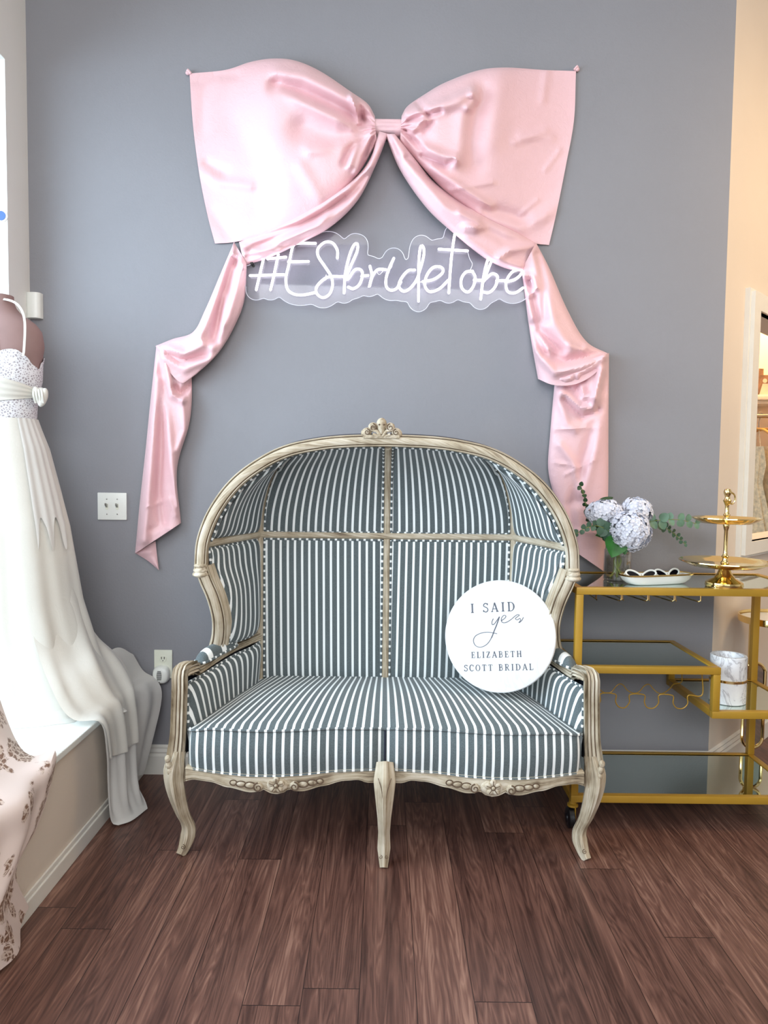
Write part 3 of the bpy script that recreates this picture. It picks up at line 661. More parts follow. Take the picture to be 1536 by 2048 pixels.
def seat_face(u, v):
    s = 2 * u - 1; x = X0 + s * HW; p = seat_top(u, 0.0); zb = 0.292 - 0.010 * math.sin(PI * min(1, max(0, (0.625 - abs(x - X0)) / .56)))
    b = 0.012 * math.sin(PI * v); r_ = V((x - s * 0.0 * v, p.y - b - 0.004 * v, p.z + (zb - p.z) * v))
    if abs(s) > .97: r_.y += 0.02 * ((abs(s) - .97) / .03) ** 2
    return r_
sc.grid(seat_face, 96, 10, lambda u, v: (1 + X0 + (2 * u - 1) * HW + .002, v))
def seat_side(sg):
    def f(u, v):
        p = seat_top(0.0 if sg < 0 else 1.0, u); return V((p.x, p.y, p.z + (0.302 - p.z) * v))
    return f
sc.grid(seat_side(-1), 20, 4); sc.grid(seat_side(1), 20, 4)
cu = sc.build('seat_cushion', M['stripe'], SE)
we = MB().tube([seat_face(i / 120, 0.0) + V((0, -0.003, 0.001)) for i in range(121)], 0.0042, 6)
for k in range(len(we.uv)):
    if we.uv[k]: we.uv[k] = [(1 + we.v[i].x + .002, 0) for i in we.f[k]]
we.build('piping', M['stripe'], cu)
we = MB().tube([seat_face(i / 120, 1.0) + V((0, -0.004, 0.001)) for i in range(121)], 0.0036, 6)
for k in range(len(we.uv)):
    if we.uv[k]: we.uv[k] = [(1 + we.v[i].x + .002, 0) for i in we.f[k]]
we.build('piping', M['stripe'], cu)
MB().tube([seat_face(.5, v / 10) + V((0, -0.002, 0)) for v in range(11)], 0.0035, 6).build('seam_cord', M['navy'], cu)
# seat rail with carved apron: lower edge traced per half (distance from centre, drop)
lowz = [(0.0, .245), (.052, .250), (.085, .260), (.123, .257), (.193, .241), (.258, .228), (.285, .230), (.298, .238), (.318, .226), (.338, .222), (.358, .226), (.378, .238), (.391, .231), (.418, .228), (.49, .241), (.55, .255), (.60, .257), (.64, .247)]
def low(a):
    for (p, z), (q_, w) in zip(lowz, lowz[1:]):
        if a <= q_: return z + (w - z) * sm(0, 1, (a - p) / (q_ - p))
    return lowz[-1][1]
def rail(u, v):
    s = 2 * u - 1; a = abs(s) * 0.63; x = X0 + s * .63; z1 = 0.297 - 0.010 * math.sin(PI * min(1, max(0, (0.625 - a) / .56))); z0 = low(a)
    prof = [(0, 0.03), (0, -0.006), (0.10, -0.012), (0.16, -0.008), (0.5, -0.010), (0.80, -0.010), (0.86, -0.004), (0.94, -0.008), (1.0, -0.002), (1.0, 0.03)]
    x_ = v * (len(prof) - 1); i = min(int(x_), len(prof) - 2); k = x_ - i; t = prof[i][0] + (prof[i + 1][0] - prof[i][0]) * k; d = prof[i][1] + (prof[i + 1][1] - prof[i][1]) * k
    return V((x, seat_front(x) + d, z1 + (z0 - z1) * t))
rl = MB(); rl.grid(rail, 120, 18, lambda u, v: (u * 1.26, v * .06)); rl.build('seat_rail', M['oak'], SE)
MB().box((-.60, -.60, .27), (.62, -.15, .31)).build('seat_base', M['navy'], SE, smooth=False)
# carved ornaments
def rosette(mb, dk, c, r):
    for k in range(5):
        a = PI / 2 + 2 * PI * k / 5; d = V((math.cos(a), 0, math.sin(a))); R = Matrix.Rotation(-(a - PI / 2), 3, 'Y')
        mb.ball(c + d * r * 0.60, (r * 0.40, r * 0.20, r * 0.43), 12, 7, R)
        dk.tube([c + d.lerp(d, 1) * r * 0.2 + V((0, -r * .18, 0)), c + d * r * 0.85 + V((0, -r * .19, 0))], r * 0.05, 5)
    mb.ball(c + V((0, -r * 0.12, 0)), (r * 0.24, r * 0.22, r * 0.24), 12, 7)
    dk.tube([c + V((math.cos(a) * r * .26, -r * .18, math.sin(a) * r * .26)) for a in [2 * PI * i / 24 for i in range(24)]], r * 0.05, 5, True)
def volute(mb, c, r, sg, y=0.0, turns=1.3, th=0.3):
    pts = []
    for i in range(30):
        t = i / 29; a = PI * 0.5 - 0 + turns * 2 * PI * t; q_ = r * (1 - 0.78 * t); pts.append(c + V((sg * math.cos(a) * q_, -0.002 * t, math.sin(a) * q_)))
    mb.tube(pts, [r * th * 1.0, r * th * .9, r * th * .7, r * th * 0.8], 8)
def joined(mb, dk):
    mb.add(dk.v, dk.f, None, 1); return mb
for sg in (-1, 1):
    xc = X0 + sg * .338; c = V((xc, seat_front(xc) - .010, .257)); mb = MB(); dk = MB()
    mb.ball(c + V((0, 0.006, -.003)), (.040, .012, .026), 20, 9)
    rosette(mb, dk, c + V((0, -.004, 0)), 0.026)
    for s2 in (-1, 1):
        x = xc + s2 * .056; cc = V((x, seat_front(x) - .012, .252)); mb.ball(cc, (.015, .008, .015)); volute(dk, cc + V((0, -.007, 0)), .015, -s2, th=.15)
        for k, (dx, w) in enumerate(((.082, .0165), (.110, .0155), (.134, .011))):
            x = xc + s2 * dx; cc = V((x, seat_front(x) - .010, .256 + .003 * k)); mb.ball(cc, (w, .006, .0100 - .0010 * k), 12, 7)
            dk.tube([cc + V((math.cos(a) * w, -.003, math.sin(a) * (.0105 - .0010 * k))) for a in [2 * PI * i / 20 for i in range(20)]], 0.0017, 5, True)
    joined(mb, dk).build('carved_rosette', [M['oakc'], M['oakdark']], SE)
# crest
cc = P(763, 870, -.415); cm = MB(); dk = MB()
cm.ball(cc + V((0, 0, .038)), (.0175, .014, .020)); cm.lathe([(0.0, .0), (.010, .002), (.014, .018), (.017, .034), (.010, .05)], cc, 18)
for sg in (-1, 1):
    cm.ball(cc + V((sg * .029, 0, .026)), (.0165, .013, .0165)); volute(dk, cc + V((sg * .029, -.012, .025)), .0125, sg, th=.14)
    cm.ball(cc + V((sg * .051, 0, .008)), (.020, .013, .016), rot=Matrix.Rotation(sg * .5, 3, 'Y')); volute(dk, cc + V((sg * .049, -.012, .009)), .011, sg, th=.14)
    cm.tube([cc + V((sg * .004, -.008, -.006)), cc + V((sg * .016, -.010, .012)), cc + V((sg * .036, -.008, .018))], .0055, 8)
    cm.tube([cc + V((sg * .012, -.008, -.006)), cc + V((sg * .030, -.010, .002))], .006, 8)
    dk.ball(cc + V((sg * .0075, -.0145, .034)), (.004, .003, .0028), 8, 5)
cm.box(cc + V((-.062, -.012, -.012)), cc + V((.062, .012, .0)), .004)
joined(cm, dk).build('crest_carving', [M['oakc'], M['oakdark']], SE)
# legs
def leg(path, rad, name='leg'):
    pr = [(math.cos(a) * (1.0 + .16 * math.cos(4 * a)), math.sin(a) * (1.0 + .16 * math.cos(4 * a))) for a in [2 * PI * i / 20 + PI / 4 for i in range(20)]]
    mb = MB().sweep(cr(path, 36), pr, (0, -1, 0), lambda t: lerpl(rad, t)); return mb
lp = [V((-.652, -.600, .335)), V((-.663, -.613, .27)), V((-.655, -.616, .21)), V((-.640, -.606, .14)), V((-.622, -.590, .075)), V((-.630, -.604, .025)), V((-.640, -.622, 0.001))]
ld = leg(lp, [.0225, .0285, .0265, .0215, .0175, .0215, .013])
for sg in (0, 1):
    mb = ld if sg == 0 else ld.mirror(X0)
    ft = lp[-2] if sg == 0 else V((2 * X0 - lp[-2].x, lp[-2].y, lp[-2].z))
    d2 = MB(); volute(d2, ft + V((0, -.0245, .006)), .008, 1 if sg else -1, th=.14)
    kn_ = V(((-.668 if sg == 0 else 2 * X0 + .668), -.637, .30))
    o = joined(mb, d2).build('leg', [M['oak'], M['oakdark']], SE)
    lf = MB()
    for k in range(4):
        lf.ball(V(kn_) + V(((1 if sg else -1) * (.006 - .003 * k), -.002 + .001 * k, .022 - .02 * k)), (.010, .008, .013), 10, 7)
    lf.build('carved_leaf', M['oakc'], o)
cp = [V((X0, -.640, .320)), V((X0, -.668, .268)), V((X0, -.676, .21)), V((X0, -.668, .14)), V((X0, -.655, .075)), V((X0, -.664, .03)), V((X0, -.682, .001))]
lc = leg(cp, [.024, .031, .025, .0195, .0165, .0185, .011])
d2 = MB()
for sg in (-1, 1):
    volute(d2, V((X0 + sg * .010, -.684, .036)), .006, sg, th=.16)
    d2.tube(cr([V((X0 + sg * .020, -.690, .29)), V((X0 + sg * .008, -.702, .25)), V((X0 + sg * .003, -.697, .18))], 12), .0012, 5)
joined(lc, d2).build('leg', [M['oak'], M['oakdark']], SE)
for sg in (-1, 1):
    MB().sweep(cr([V((X0 + sg * .45, -.13, .31)), V((X0 + sg * .455, -.12, .15)), V((X0 + sg * .46, -.095, .001))], 10), rr(.04, .04), (0, -1, 0), lambda t: 1 - .35 * t).build('leg', M['oak'], SE)
# ------------------------------------------------------------------ pink satin bow on the wall
kc = P(776, 252, 0)
BOW = thing('fabric_bow', 'giant pink satin bow with long draped tails pinned on grey wall', 'bow', (kc.x, 0, kc.z))
def px2(lst, n): return cr([V((a, b, 0)) for a, b in lst], n)
def sheet(c0, c1, d0, d1, depth, nu, nv, name, ridges=(), extra=None, mb=None):
    """a piece of cloth: outline in wall position, bulge off the wall, folds along ridge lines (points, height, half width)"""
    S_ = coons(px2(c0, 60), px2(c1, 60), px2(d0, 60), px2(d1, 60))
    def f(u, v):
        q = S_(u, v); d = depth(u, v)
        ed = min(1.0, min(u, 1 - u) * 14 + .25) if True else 1
        for poly, a, w in ridges:
            k = segdist((q.x, q.y), poly) / w
            if k < 3: d += 1.35 * a * math.exp(-k * k) * ed
        if extra: d += extra(u, v, q) * ed
        return P(q.x, q.y, -max(0.004, d))
    mb = mb or MB(); mb.grid(f, nu, nv); return mb
def lobe_depth(pin, mx):
    def d(u, v):   # u 0 at the pinned side, 1 at the knot
        e = (max(0, 1 - (2 * v - 1) ** 4)) ** .5
        return 0.010 + (mx * sm(0.0, .62, u) * (1 - .45 * sm(.72, 1, u))) * (0.25 + 0.75 * e)
    return d
def pleats(amp, cx, cy, n, reach):
    def g(u, v, q):
        r = math.hypot(q.x - cx, q.y - cy); a = math.atan2(q.y - cy, q.x - cx)
        return amp * math.sin(n * a) * math.exp(-(r / reach) ** 2) * sm(0, 12, r)
    return g
LR = [([(555, 168), (600, 178), (660, 205), (720, 238)], -.050, 17), ([(556, 150), (610, 160), (680, 195), (735, 222)], .018, 16), ([(560, 178), (640, 220), (705, 250)], .022, 13),
      ([(703, 192), (710, 215), (718, 245)], .028, 6), ([(722, 215), (728, 240)], -.016, 6), ([(742, 262), (715, 285), (700, 330)], .022, 8), ([(744, 272), (722, 310), (712, 345)], .020, 7),
      ([(738, 262), (700, 300), (690, 325)], -.022, 8), ([(746, 276), (735, 310)], -.02, 5), ([(712, 270), (670, 275), (610, 255)], -.030, 28), ([(740, 255), (690, 290), (620, 300)], .014, 14),
      ([(545, 170), (540, 260), (570, 360)], .014, 40), ([(402, 345), (440, 365), (500, 372)], .009, 11), ([(412, 325), (450, 345)], -.007, 9), ([(415, 420), (460, 470)], -.006, 14), ([(470, 250), (520, 330), (520, 420)], -.008, 30),
      ([(420, 150), (405, 200), (400, 260)], -.005, 14), ([(600, 330), (640, 400)], .008, 14), ([(380, 165), (430, 150), (470, 150)], -.006, 10)]
l1 = sheet([(430, 487), (475, 483), (560, 462), (650, 425), (715, 350), (754, 284)], [(379, 147), (450, 140), (500, 124), (545, 117), (590, 121), (640, 142), (700, 182), (735, 207), (750, 232)],
      [(430, 487), (415, 430), (399, 350), (386, 250), (379, 147)], [(754, 284), (752, 268), (750, 250), (750, 232)], lobe_depth(0, .118), 110, 100, 'l', LR, pleats(.007, 760, 255, 17, 48))
o = l1.build('bow_loop', M['pink'], BOW)
RR = [([(812, 232), (850, 222), (905, 205), (945, 186)], .030, 15), ([(815, 240), (850, 232), (880, 222)], -.020, 6), ([(835, 205), (850, 222), (858, 235)], -.018, 6), ([(945, 186), (950, 200), (938, 215)], .022, 9),
      ([(825, 262), (850, 235), (858, 240)], .022, 7), ([(862, 245), (850, 262)], -.016, 7), ([(810, 262), (838, 292), (845, 300)], -.020, 6), ([(848, 295), (880, 310), (910, 318)], .026, 10), ([(845, 312), (890, 330), (906, 322)], -.018, 6),
      ([(930, 220), (925, 290), (915, 320)], .016, 16), ([(960, 190), (940, 280), (945, 330)], -.024, 24), ([(862, 335), (930, 380), (980, 412)], .020, 9), ([(1000, 150), (990, 200), (985, 280)], .010, 26), ([(1045, 270), (1100, 275)], .006, 12), ([(1095, 130), (1085, 200)], .005, 8), ([(1030, 285), (1090, 262)], .005, 8),
      ([(900, 380), (985, 365)], .006, 5), ([(960, 430), (1040, 455), (1115, 420)], .012, 14), ([(1090, 340), (1120, 300)], .004, 5), ([(1040, 430), (1075, 400)], .004, 4), ([(980, 420), (1050, 440)], -.014, 14)]
l2 = sheet([(1098, 490), (1062, 484), (985, 448), (900, 392), (840, 330), (800, 284)], [(1152, 142), (1090, 140), (1010, 135), (955, 141), (890, 165), (850, 188), (815, 212), (803, 232)],
      [(1098, 490), (1112, 430), (1132, 330), (1148, 240), (1152, 142)], [(800, 284), (801, 268), (802, 250), (803, 232)], lobe_depth(0, .112), 110, 100, 'l', RR, pleats(.007, 792, 255, 17, 48))
o2 = l2.build('bow_loop', M['pink'], BOW)
for oo, c in ((o, (376, 146)), (o2, (1154, 139))):
    p = P(c[0], c[1], -.008); mb = MB().ball(p, (.010, .008, .008)).tube(cr([p, p + V((0, -.006, .009)), p + V((.012 if c[0] < 700 else -.012, -.003, -.004))], 8), .005, 6); mb.build('tied_corner', M['pink'], oo)
# knot band
kx0, kx1 = P(748, 250, -.05).x, P(806, 250, -.05).x; kz0, kz1 = P(776, 271, -.05).z, P(776, 236, -.05).z
def band(u, v):
    a = PI * u; h = (kz1 - kz0) / 2
    return V((kx0 + (kx1 - kx0) * v, -.02 - .050 * math.sin(a) ** .6 - .002 * math.sin(9 * a) * math.sin(PI * v), (kz0 + kz1) / 2 - h * math.cos(a)))
MB().grid(band, 26, 16).build('bow_knot', M['pink'], BOW)
# tails: swag, middle section, hanging section
def drape(mx): return lambda u, v: 0.012 + mx * (max(0, 1 - (2 * u - 1) ** 4)) ** .5 * (.35 + .65 * math.sin(PI * min(1, max(0, v))) ** .5)
mb = MB()
sheet([(775, 266), (757, 262)], [(489, 532), (478, 484)], [(777, 268), (752, 330), (715, 402), (660, 455), (600, 487), (540, 515), (489, 532)], [(757, 262), (740, 318), (705, 360), (640, 405), (560, 450), (478, 484)],
      lambda u, v: .012 + .095 * (max(0, 1 - (2 * u - 1) ** 4)) ** .5 * (.3 + .7 * math.sin(PI * v) ** .6) + .03 * (1 - v), 44, 90, 't',
      [([(740, 345), (690, 400), (600, 455), (500, 500)], -.022, 8), ([(700, 375), (600, 425), (500, 478)], .014, 8), ([(690, 392), (655, 420), (600, 448), (480, 486)], -.014, 5), ([(655, 425), (640, 450), (560, 480)], .012, 8), ([(620, 470), (540, 505), (495, 515)], -.014, 6), ([(478, 488), (520, 505), (560, 500)], .014, 7), ([(760, 290), (735, 345)], .012, 6)], None, mb)
sheet([(494, 528), (466, 484)], [(383, 754), (364, 766), (338, 742), (311, 692)], [(494, 528), (489, 600), (468, 655), (440, 702), (408, 735), (383, 754)], [(468, 484), (442, 545), (410, 620), (386, 664), (345, 678), (311, 692)],
      lambda u, v: .014 + .058 * (max(0, 1 - (2 * u - 1) ** 4)) ** .5 * (.5 + .5 * sm(0, .5, v)), 44, 70, 't',
      [([(475, 490), (455, 560), (440, 620), (430, 680)], -.030, 9), ([(486, 530), (475, 575), (455, 640), (425, 695)], .018, 9), ([(470, 500), (435, 590), (405, 660)], .016, 10), ([(467, 507), (480, 520), (488, 535)], .016, 5), ([(475, 520), (470, 530)], -.02, 5), ([(318, 694), (370, 708), (405, 690), (400, 672)], .020, 9), ([(320, 696), (360, 722), (410, 712)], -.020, 7), ([(330, 715), (370, 738), (420, 715)], .014, 9), ([(450, 590), (445, 650)], .012, 6)], None, mb)
sheet([(270, 1107), (362, 1048)], [(313, 690), (345, 700), (382, 728)], [(270, 1107), (280, 1000), (291, 900), (301, 800), (313, 690)], [(362, 1046), (354, 940), (378, 850), (384, 790), (382, 728)],
      lambda u, v: .018 + .040 * (max(0, 1 - (2 * u - 1) ** 4)) ** .5, 44, 100, 't',
      [([(313, 692), (312, 800), (300, 950), (288, 1080)], .024, 11), ([(316, 700), (325, 800), (322, 900), (318, 980), (325, 1040)], -.022, 11), ([(325, 705), (338, 760), (345, 790), (365, 800)], .022, 7), ([(350, 775), (360, 790), (380, 770)], -.022, 7), ([(320, 760), (335, 850), (345, 930), (360, 1010)], .018, 9), ([(365, 800), (370, 860), (355, 900)], .012, 7),
       ([(330, 1000), (310, 1010), (290, 1015)], .004, 3), ([(318, 1000), (324, 1050), (345, 1060)], .006, 4), ([(340, 1000), (352, 1030)], .006, 5), ([(300, 1060), (330, 1050)], -.006, 6)], None, mb)
sheet([(318, 1141), (316, 1120)], [(270, 1104), (312, 1082)], [(318, 1141), (296, 1122), (270, 1106)], [(318, 1139), (314, 1110), (311, 1082)], lambda u, v: .014 + .01 * math.sin(PI * u), 10, 16, 't', [([(275, 1108), (300, 1104)], .006, 6)], None, mb)
mb.build('bow_tail', M['pink'], BOW)
mb = MB()
sheet([(786, 262), (769, 268)], [(1072, 487), (1043, 545)], [(790, 268), (828, 315), (870, 365), (930, 408), (985, 440), (1030, 462), (1072, 487)], [(770, 268), (800, 340), (852, 415), (905, 465), (960, 510), (1000, 533), (1043, 545)],
      lambda u, v: .012 + .095 * (max(0, 1 - (2 * u - 1) ** 4)) ** .5 * (.3 + .7 * math.sin(PI * v) ** .6) + .03 * (1 - v), 44, 90, 't',
      [([(790, 280), (830, 345), (890, 415), (950, 455)], .018, 11), ([(815, 315), (870, 365), (935, 415)], -.018, 6), ([(920, 425), (955, 442), (965, 455), (930, 455)], .018, 7), ([(965, 455), (1010, 480), (1060, 490)], -.014, 12), ([(1068, 490), (1020, 500), (1000, 515)], .016, 8), ([(930, 480), (990, 520), (1040, 535)], .012, 9), ([(780, 275), (795, 310)], -.01, 4)], None, mb)
sheet([(1043, 540), (1072, 485)], [(1076, 758), (1108, 770), (1152, 768), (1192, 745), (1218, 708)], [(1043, 540), (1052, 610), (1062, 680), (1076, 758)], [(1072, 485), (1098, 535), (1135, 620), (1172, 682), (1218, 708)],
      lambda u, v: .014 + .062 * (max(0, 1 - (2 * u - 1) ** 4)) ** .5 * (.5 + .5 * sm(0, .5, v)), 44, 70, 't',
      [([(1048, 552), (1066, 555), (1072, 575), (1062, 590)], .020, 6), ([(1060, 560), (1064, 600), (1080, 660), (1120, 700)], -.026, 9), ([(1065, 500), (1082, 560), (1110, 650), (1140, 700)], .016, 12), ([(1075, 510), (1088, 570), (1090, 640)], -.016, 8), ([(1066, 650), (1090, 705), (1130, 722), (1210, 708)], -.024, 9), ([(1070, 700), (1110, 745), (1160, 735), (1214, 710)], .022, 9), ([(1055, 580), (1072, 660), (1100, 708)], .018, 7), ([(1140, 690), (1165, 700), (1175, 690)], .012, 7)], None, mb)
sheet([(1150, 1103), (1208, 1143)], [(1112, 735), (1160, 725), (1218, 706)], [(1150, 1103), (1118, 1020), (1097, 945), (1100, 870), (1112, 735)], [(1208, 1143), (1216, 1000), (1217, 850), (1218, 706)],
      lambda u, v: .016 + .042 * (max(0, 1 - (2 * u - 1) ** 4)) ** .5, 44, 100, 't',
      [([(1080, 752), (1130, 760), (1180, 735), (1214, 708)], .026, 10), ([(1112, 768), (1150, 780), (1165, 760)], -.018, 7), ([(1155, 760), (1168, 792), (1190, 795), (1210, 715)], .020, 8), ([(1150, 755), (1160, 790)], -.014, 5), ([(1125, 785), (1160, 815), (1185, 818), (1205, 740)], .020, 9), ([(1130, 800), (1165, 835), (1195, 820)], -.018, 7), ([(1214, 712), (1205, 800), (1175, 900), (1150, 1000)], -.014, 12), ([(1200, 800), (1190, 900), (1165, 980)], .012, 12), ([(1115, 790), (1135, 850), (1150, 860)], .010, 8), ([(1120, 890), (1150, 930), (1160, 990)], .010, 8), ([(1108, 860), (1200, 855)], .004, 3), ([(1130, 950), (1190, 920)], .004, 3), ([(1110, 925), (1160, 935)], .004, 3), ([(1150, 1060), (1205, 1070)], .005, 4), ([(1140, 1010), (1150, 1080)], -.008, 8)], None, mb)
mb.build('bow_tail', M['pink'], BOW)
# ------------------------------------------------------------------ neon sign
YN = -.034
NS = thing('neon_sign', 'white neon hashtag script sign on clear acrylic under the pink bow', 'sign', tuple(P(770, 545, 0)))
Z = lambda l: [(460 + x / 2.4, 440 + y / 2.4) for x, y in l]
LET = {'hash': [[(160, 190), (142, 265), (126, 335)], [(232, 165), (212, 260), (195, 335)], [(97, 267), (258, 262)], [(180, 186), (268, 178)]],
 'capital_e': [[(410, 112), (325, 112), (305, 122), (295, 150), (282, 215), (268, 280), (276, 332), (305, 355), (350, 360), (410, 348)], [(376, 199), (280, 201)]],
 'capital_s': [[(515, 182), (515, 145), (492, 110), (455, 107), (422, 138), (424, 175), (455, 222), (486, 272), (492, 315), (478, 355), (448, 373), (420, 358), (413, 332), (428, 305), (470, 274), (543, 271)]],
 'letter_b': [[(548, 350), (553, 260), (575, 165), (597, 118), (612, 116), (610, 150), (582, 215), (558, 275), (566, 285), (598, 240), (626, 238), (636, 262), (622, 308), (592, 330), (568, 322)], [(632, 270), (662, 266)]],
 'letter_r': [[(672, 222), (680, 265), (668, 323), (684, 270), (710, 238), (748, 238)]],
 'letter_i': [[(786, 184), (768, 222)], [(768, 222), (750, 275), (750, 318), (770, 337), (798, 330), (820, 298)]],
 'letter_d': [[(886, 240), (855, 243), (824, 278), (810, 315), (830, 342), (862, 330), (894, 290), (910, 245), (926, 190), (932, 145), (922, 122), (912, 140), (906, 220), (905, 390)]],
 'letter_e': [[(925, 296), (980, 284), (1022, 250), (1012, 226), (975, 228), (945, 265), (935, 312), (958, 344), (1005, 330), (1046, 290)]],
 'letter_t': [[(1078, 70), (1063, 180), (1050, 350)], [(1003, 140), (1140, 148)]],
 'letter_o': [[(1165, 246), (1132, 250), (1110, 285), (1114, 328), (1142, 346), (1168, 318), (1177, 275), (1163, 246)], [(1172, 288), (1214, 290)]],
 'letter_b_': [[(1203, 380), (1214, 295), (1230, 215), (1244, 180), (1256, 190), (1240, 235), (1216, 295), (1225, 285), (1258, 258), (1284, 272), (1274, 318), (1244, 348), (1214, 346)], [(1280, 291), (1322, 291)]],
 'letter_e_': [[(1322, 298), (1370, 284), (1402, 252), (1388, 238), (1352, 252), (1326, 296), (1332, 342), (1368, 350), (1406, 326)]]}
ALL = []
for nm, strokes in LET.items():
    mb = MB()
    for s_ in strokes:
        z = Z(s_); ALL.append(z); pth = [P(p.x, p.y, YN - .012) for p in cr([V((a, b, 0)) for a, b in z], max(8, len(z) * 6))]
        mb.tube(pth, 0.0048, 8); mb.ball(pth[0], .0048, 8, 6); mb.ball(pth[-1], .0048, 8, 6)
    mb.build('neon_letter', M['neon'], NS)
ALLC = [[(p.x, p.y) for p in cr([V((a, b, 0)) for a, b in z], max(6, len(z) * 3))] for z in ALL]
gx0, gx1, gy0, gy1, st_ = 480, 1072, 446, 628, 4.0
nx, ny = int((gx1 - gx0) / st_), int((gy1 - gy0) / st_)
fld = [[min(segdist((gx0 + i * st_, gy0 + j * st_), z) for z in ALLC if min(q[0] for q in z) - 40 < gx0 + i * st_ < max(q[0] for q in z) + 40 or True) - 21.0 for i in range(nx + 1)] for j in range(ny + 1)]
for _ in range(2):
    fld = [[(fld[j][i] * 2 + fld[max(0, j - 1)][i] + fld[min(ny, j + 1)][i] + fld[j][max(0, i - 1)] + fld[j][min(nx, i + 1)]) / 6 for i in range(nx + 1)] for j in range(ny + 1)]
stack = [(0, 0)]; outside = {(0, 0)}
while stack:
    a, b = stack.pop()
    for q in ((a + 1, b), (a - 1, b), (a, b + 1), (a, b - 1)):
        if 0 <= q[0] <= nx and 0 <= q[1] <= ny and q not in outside and fld[q[1]][q[0]] > 0: outside.add(q); stack.append(q)
for j in range(ny + 1):
    for i in range(nx + 1):
        if fld[j][i] > 0 and (i, j) not in outside: fld[j][i] = -1.0
ac = MB(); cache = {}; faces = []; pts2 = []
def vid(k, q):
    if k not in cache: cache[k] = len(pts2); pts2.append(q)
    return cache[k]
for j in range(ny):
    for i in range(nx):
        cs = [(i, j), (i + 1, j), (i + 1, j + 1), (i, j + 1)]; poly = []
        for k in range(4):
            a, b = cs[k], cs[(k + 1) % 4]; fa, fb = fld[a[1]][a[0]], fld[b[1]][b[0]]
            if fa < 0: poly.append(vid(a, (gx0 + a[0] * st_, gy0 + a[1] * st_)))
            if (fa < 0) != (fb < 0):
                t = fa / (fa - fb); poly.append(vid(tuple(sorted((a, b))), (gx0 + (a[0] + (b[0] - a[0]) * t) * st_, gy0 + (a[1] + (b[1] - a[1]) * t) * st_)))
        if len(poly) >= 3: faces.append(poly)
n = len(pts2); front = [P(a, b, YN) for a, b in pts2]; back = [p + V((0, .005, 0)) for p in front]
ec = {}
for f in faces:
    for a, b in zip(f, f[1:] + f[:1]): ec[(min(a, b), max(a, b))] = ec.get((min(a, b), max(a, b)), 0) + 1
ac.add(front + back, faces + [[n + i for i in f[::-1]] for f in faces])
ac.add(front + back, [(a, b, n + b, n + a) for (a, b), c in ec.items() if c == 1], None, 1)
adj = {}
for (a, b), c in ec.items():
    if c == 1: adj.setdefault(a, []).append(b); adj.setdefault(b, []).append(a)
seen = set()
for a0 in list(adj):
    if a0 in seen: continue
    loop = [a0]; seen.add(a0); cur = a0
    while True:
        nx_ = [q for q in adj[cur] if q not in seen]
        if not nx_: break
        cur = nx_[0]; seen.add(cur); loop.append(cur)
    if len(loop) > 12: ac.tube([front[i] for i in loop[::1]], .0013, 5, True, 1)
ac.build('acrylic_backing', [M['acrylic'], M['acryledge']], NS, merge=True)
so = MB()
for a, b in ((507, 532),): q = P(a, b, 0); so.lathe([(0, .042), (.006, .042), (.006, 0)], q, 14, Matrix.Rotation(PI / 2, 3, 'X'))
so.build('standoff', M['dark'], NS)
wr = MB()
for s_ in ([(1140, 148), (1150, 185), (1163, 210), (1155, 235), (1146, 246)], [(780, 215), (772, 232), (762, 228)], [(462, 262), (455, 290), (470, 276)], [(912, 298), (925, 296)], [(700, 240), (716, 262), (740, 240)]):
    MB().tube(cr([P(a, b, YN - .008) for a, b in Z(s_)], 16), .0012, 5).build('wire', M['wire'], NS)
# ------------------------------------------------------------------ round sign leaning in the settee
bot = P(1000, 1386, -.43); top = P(996, 1160, -.315)
zz = (top - bot); Rr = zz.length / 2; zz.normalize()
yaw = math.radians(-19); nn = V((math.sin(yaw), -math.cos(yaw), 0)); nn = (nn - zz * nn.dot(zz)).normalized(); xx = nn.cross(zz) * -1
if xx.x < 0: xx = -xx
ctr = (bot + top) / 2
rot = math.radians(1.6); x2 = xx * math.cos(rot) + zz * math.sin(rot); z2 = zz * math.cos(rot) - xx * math.sin(rot)
RS = thing('round_sign', 'round white board reading I SAID yes leaning on the settee seat', 'sign', tuple(bot))
Rm = Matrix((x2, z2, nn)).transposed()
MB().lathe([(0, 0), (Rr - .004, 0), (Rr - .001, -.002), (Rr, -.004)], ctr, 96, Rm).lathe([(Rr, -.004), (Rr, -.018), (Rr - .003, -.020), (0, -.020)], ctr, 96, Rm, mi=1).build('board', [M['signface'], M['signedge']], RS)
def ribbon(mb, pts, w, lift=.0012):
    n = len(pts); L_ = []; R_ = []
    for i, (a, b) in enumerate(pts):
        t = V((pts[min(i + 1, n - 1)][0] - pts[max(i - 1, 0)][0], pts[min(i + 1, n - 1)][1] - pts[max(i - 1, 0)][1])).normalized(); h = (w(i / (n - 1)) if callable(w) else w) / 2
        L_.append((a - t.y * h, b + t.x * h)); R_.append((a + t.y * h, b - t.x * h))
    vs = [ctr + x2 * a + z2 * b + nn * lift for a, b in L_ + R_] + [ctr + x2 * a + z2 * b - nn * .0005 for a, b in L_ + R_]; m_ = 2 * n
    fs = [(i, i + 1, n + i + 1, n + i) for i in range(n - 1)] + [(i, m_ + i, m_ + i + 1, i + 1) for i in range(n - 1)] + [(n + i, n + i + 1, m_ + n + i + 1, m_ + n + i) for i in range(n - 1)]
    mb.add(vs, fs)
def arc(cx, cy, rx, ry, a0, a1, n=18): return [(cx + rx * math.cos(math.radians(a0 + (a1 - a0) * i / n)), cy + ry * math.sin(math.radians(a0 + (a1 - a0) * i / n))) for i in range(n + 1)]
TH, TN = .16, .075   # thick and thin strokes (share of cap height)
def srf(x, y, w=.16): return ([(x - w, y), (x + w, y)], TN)
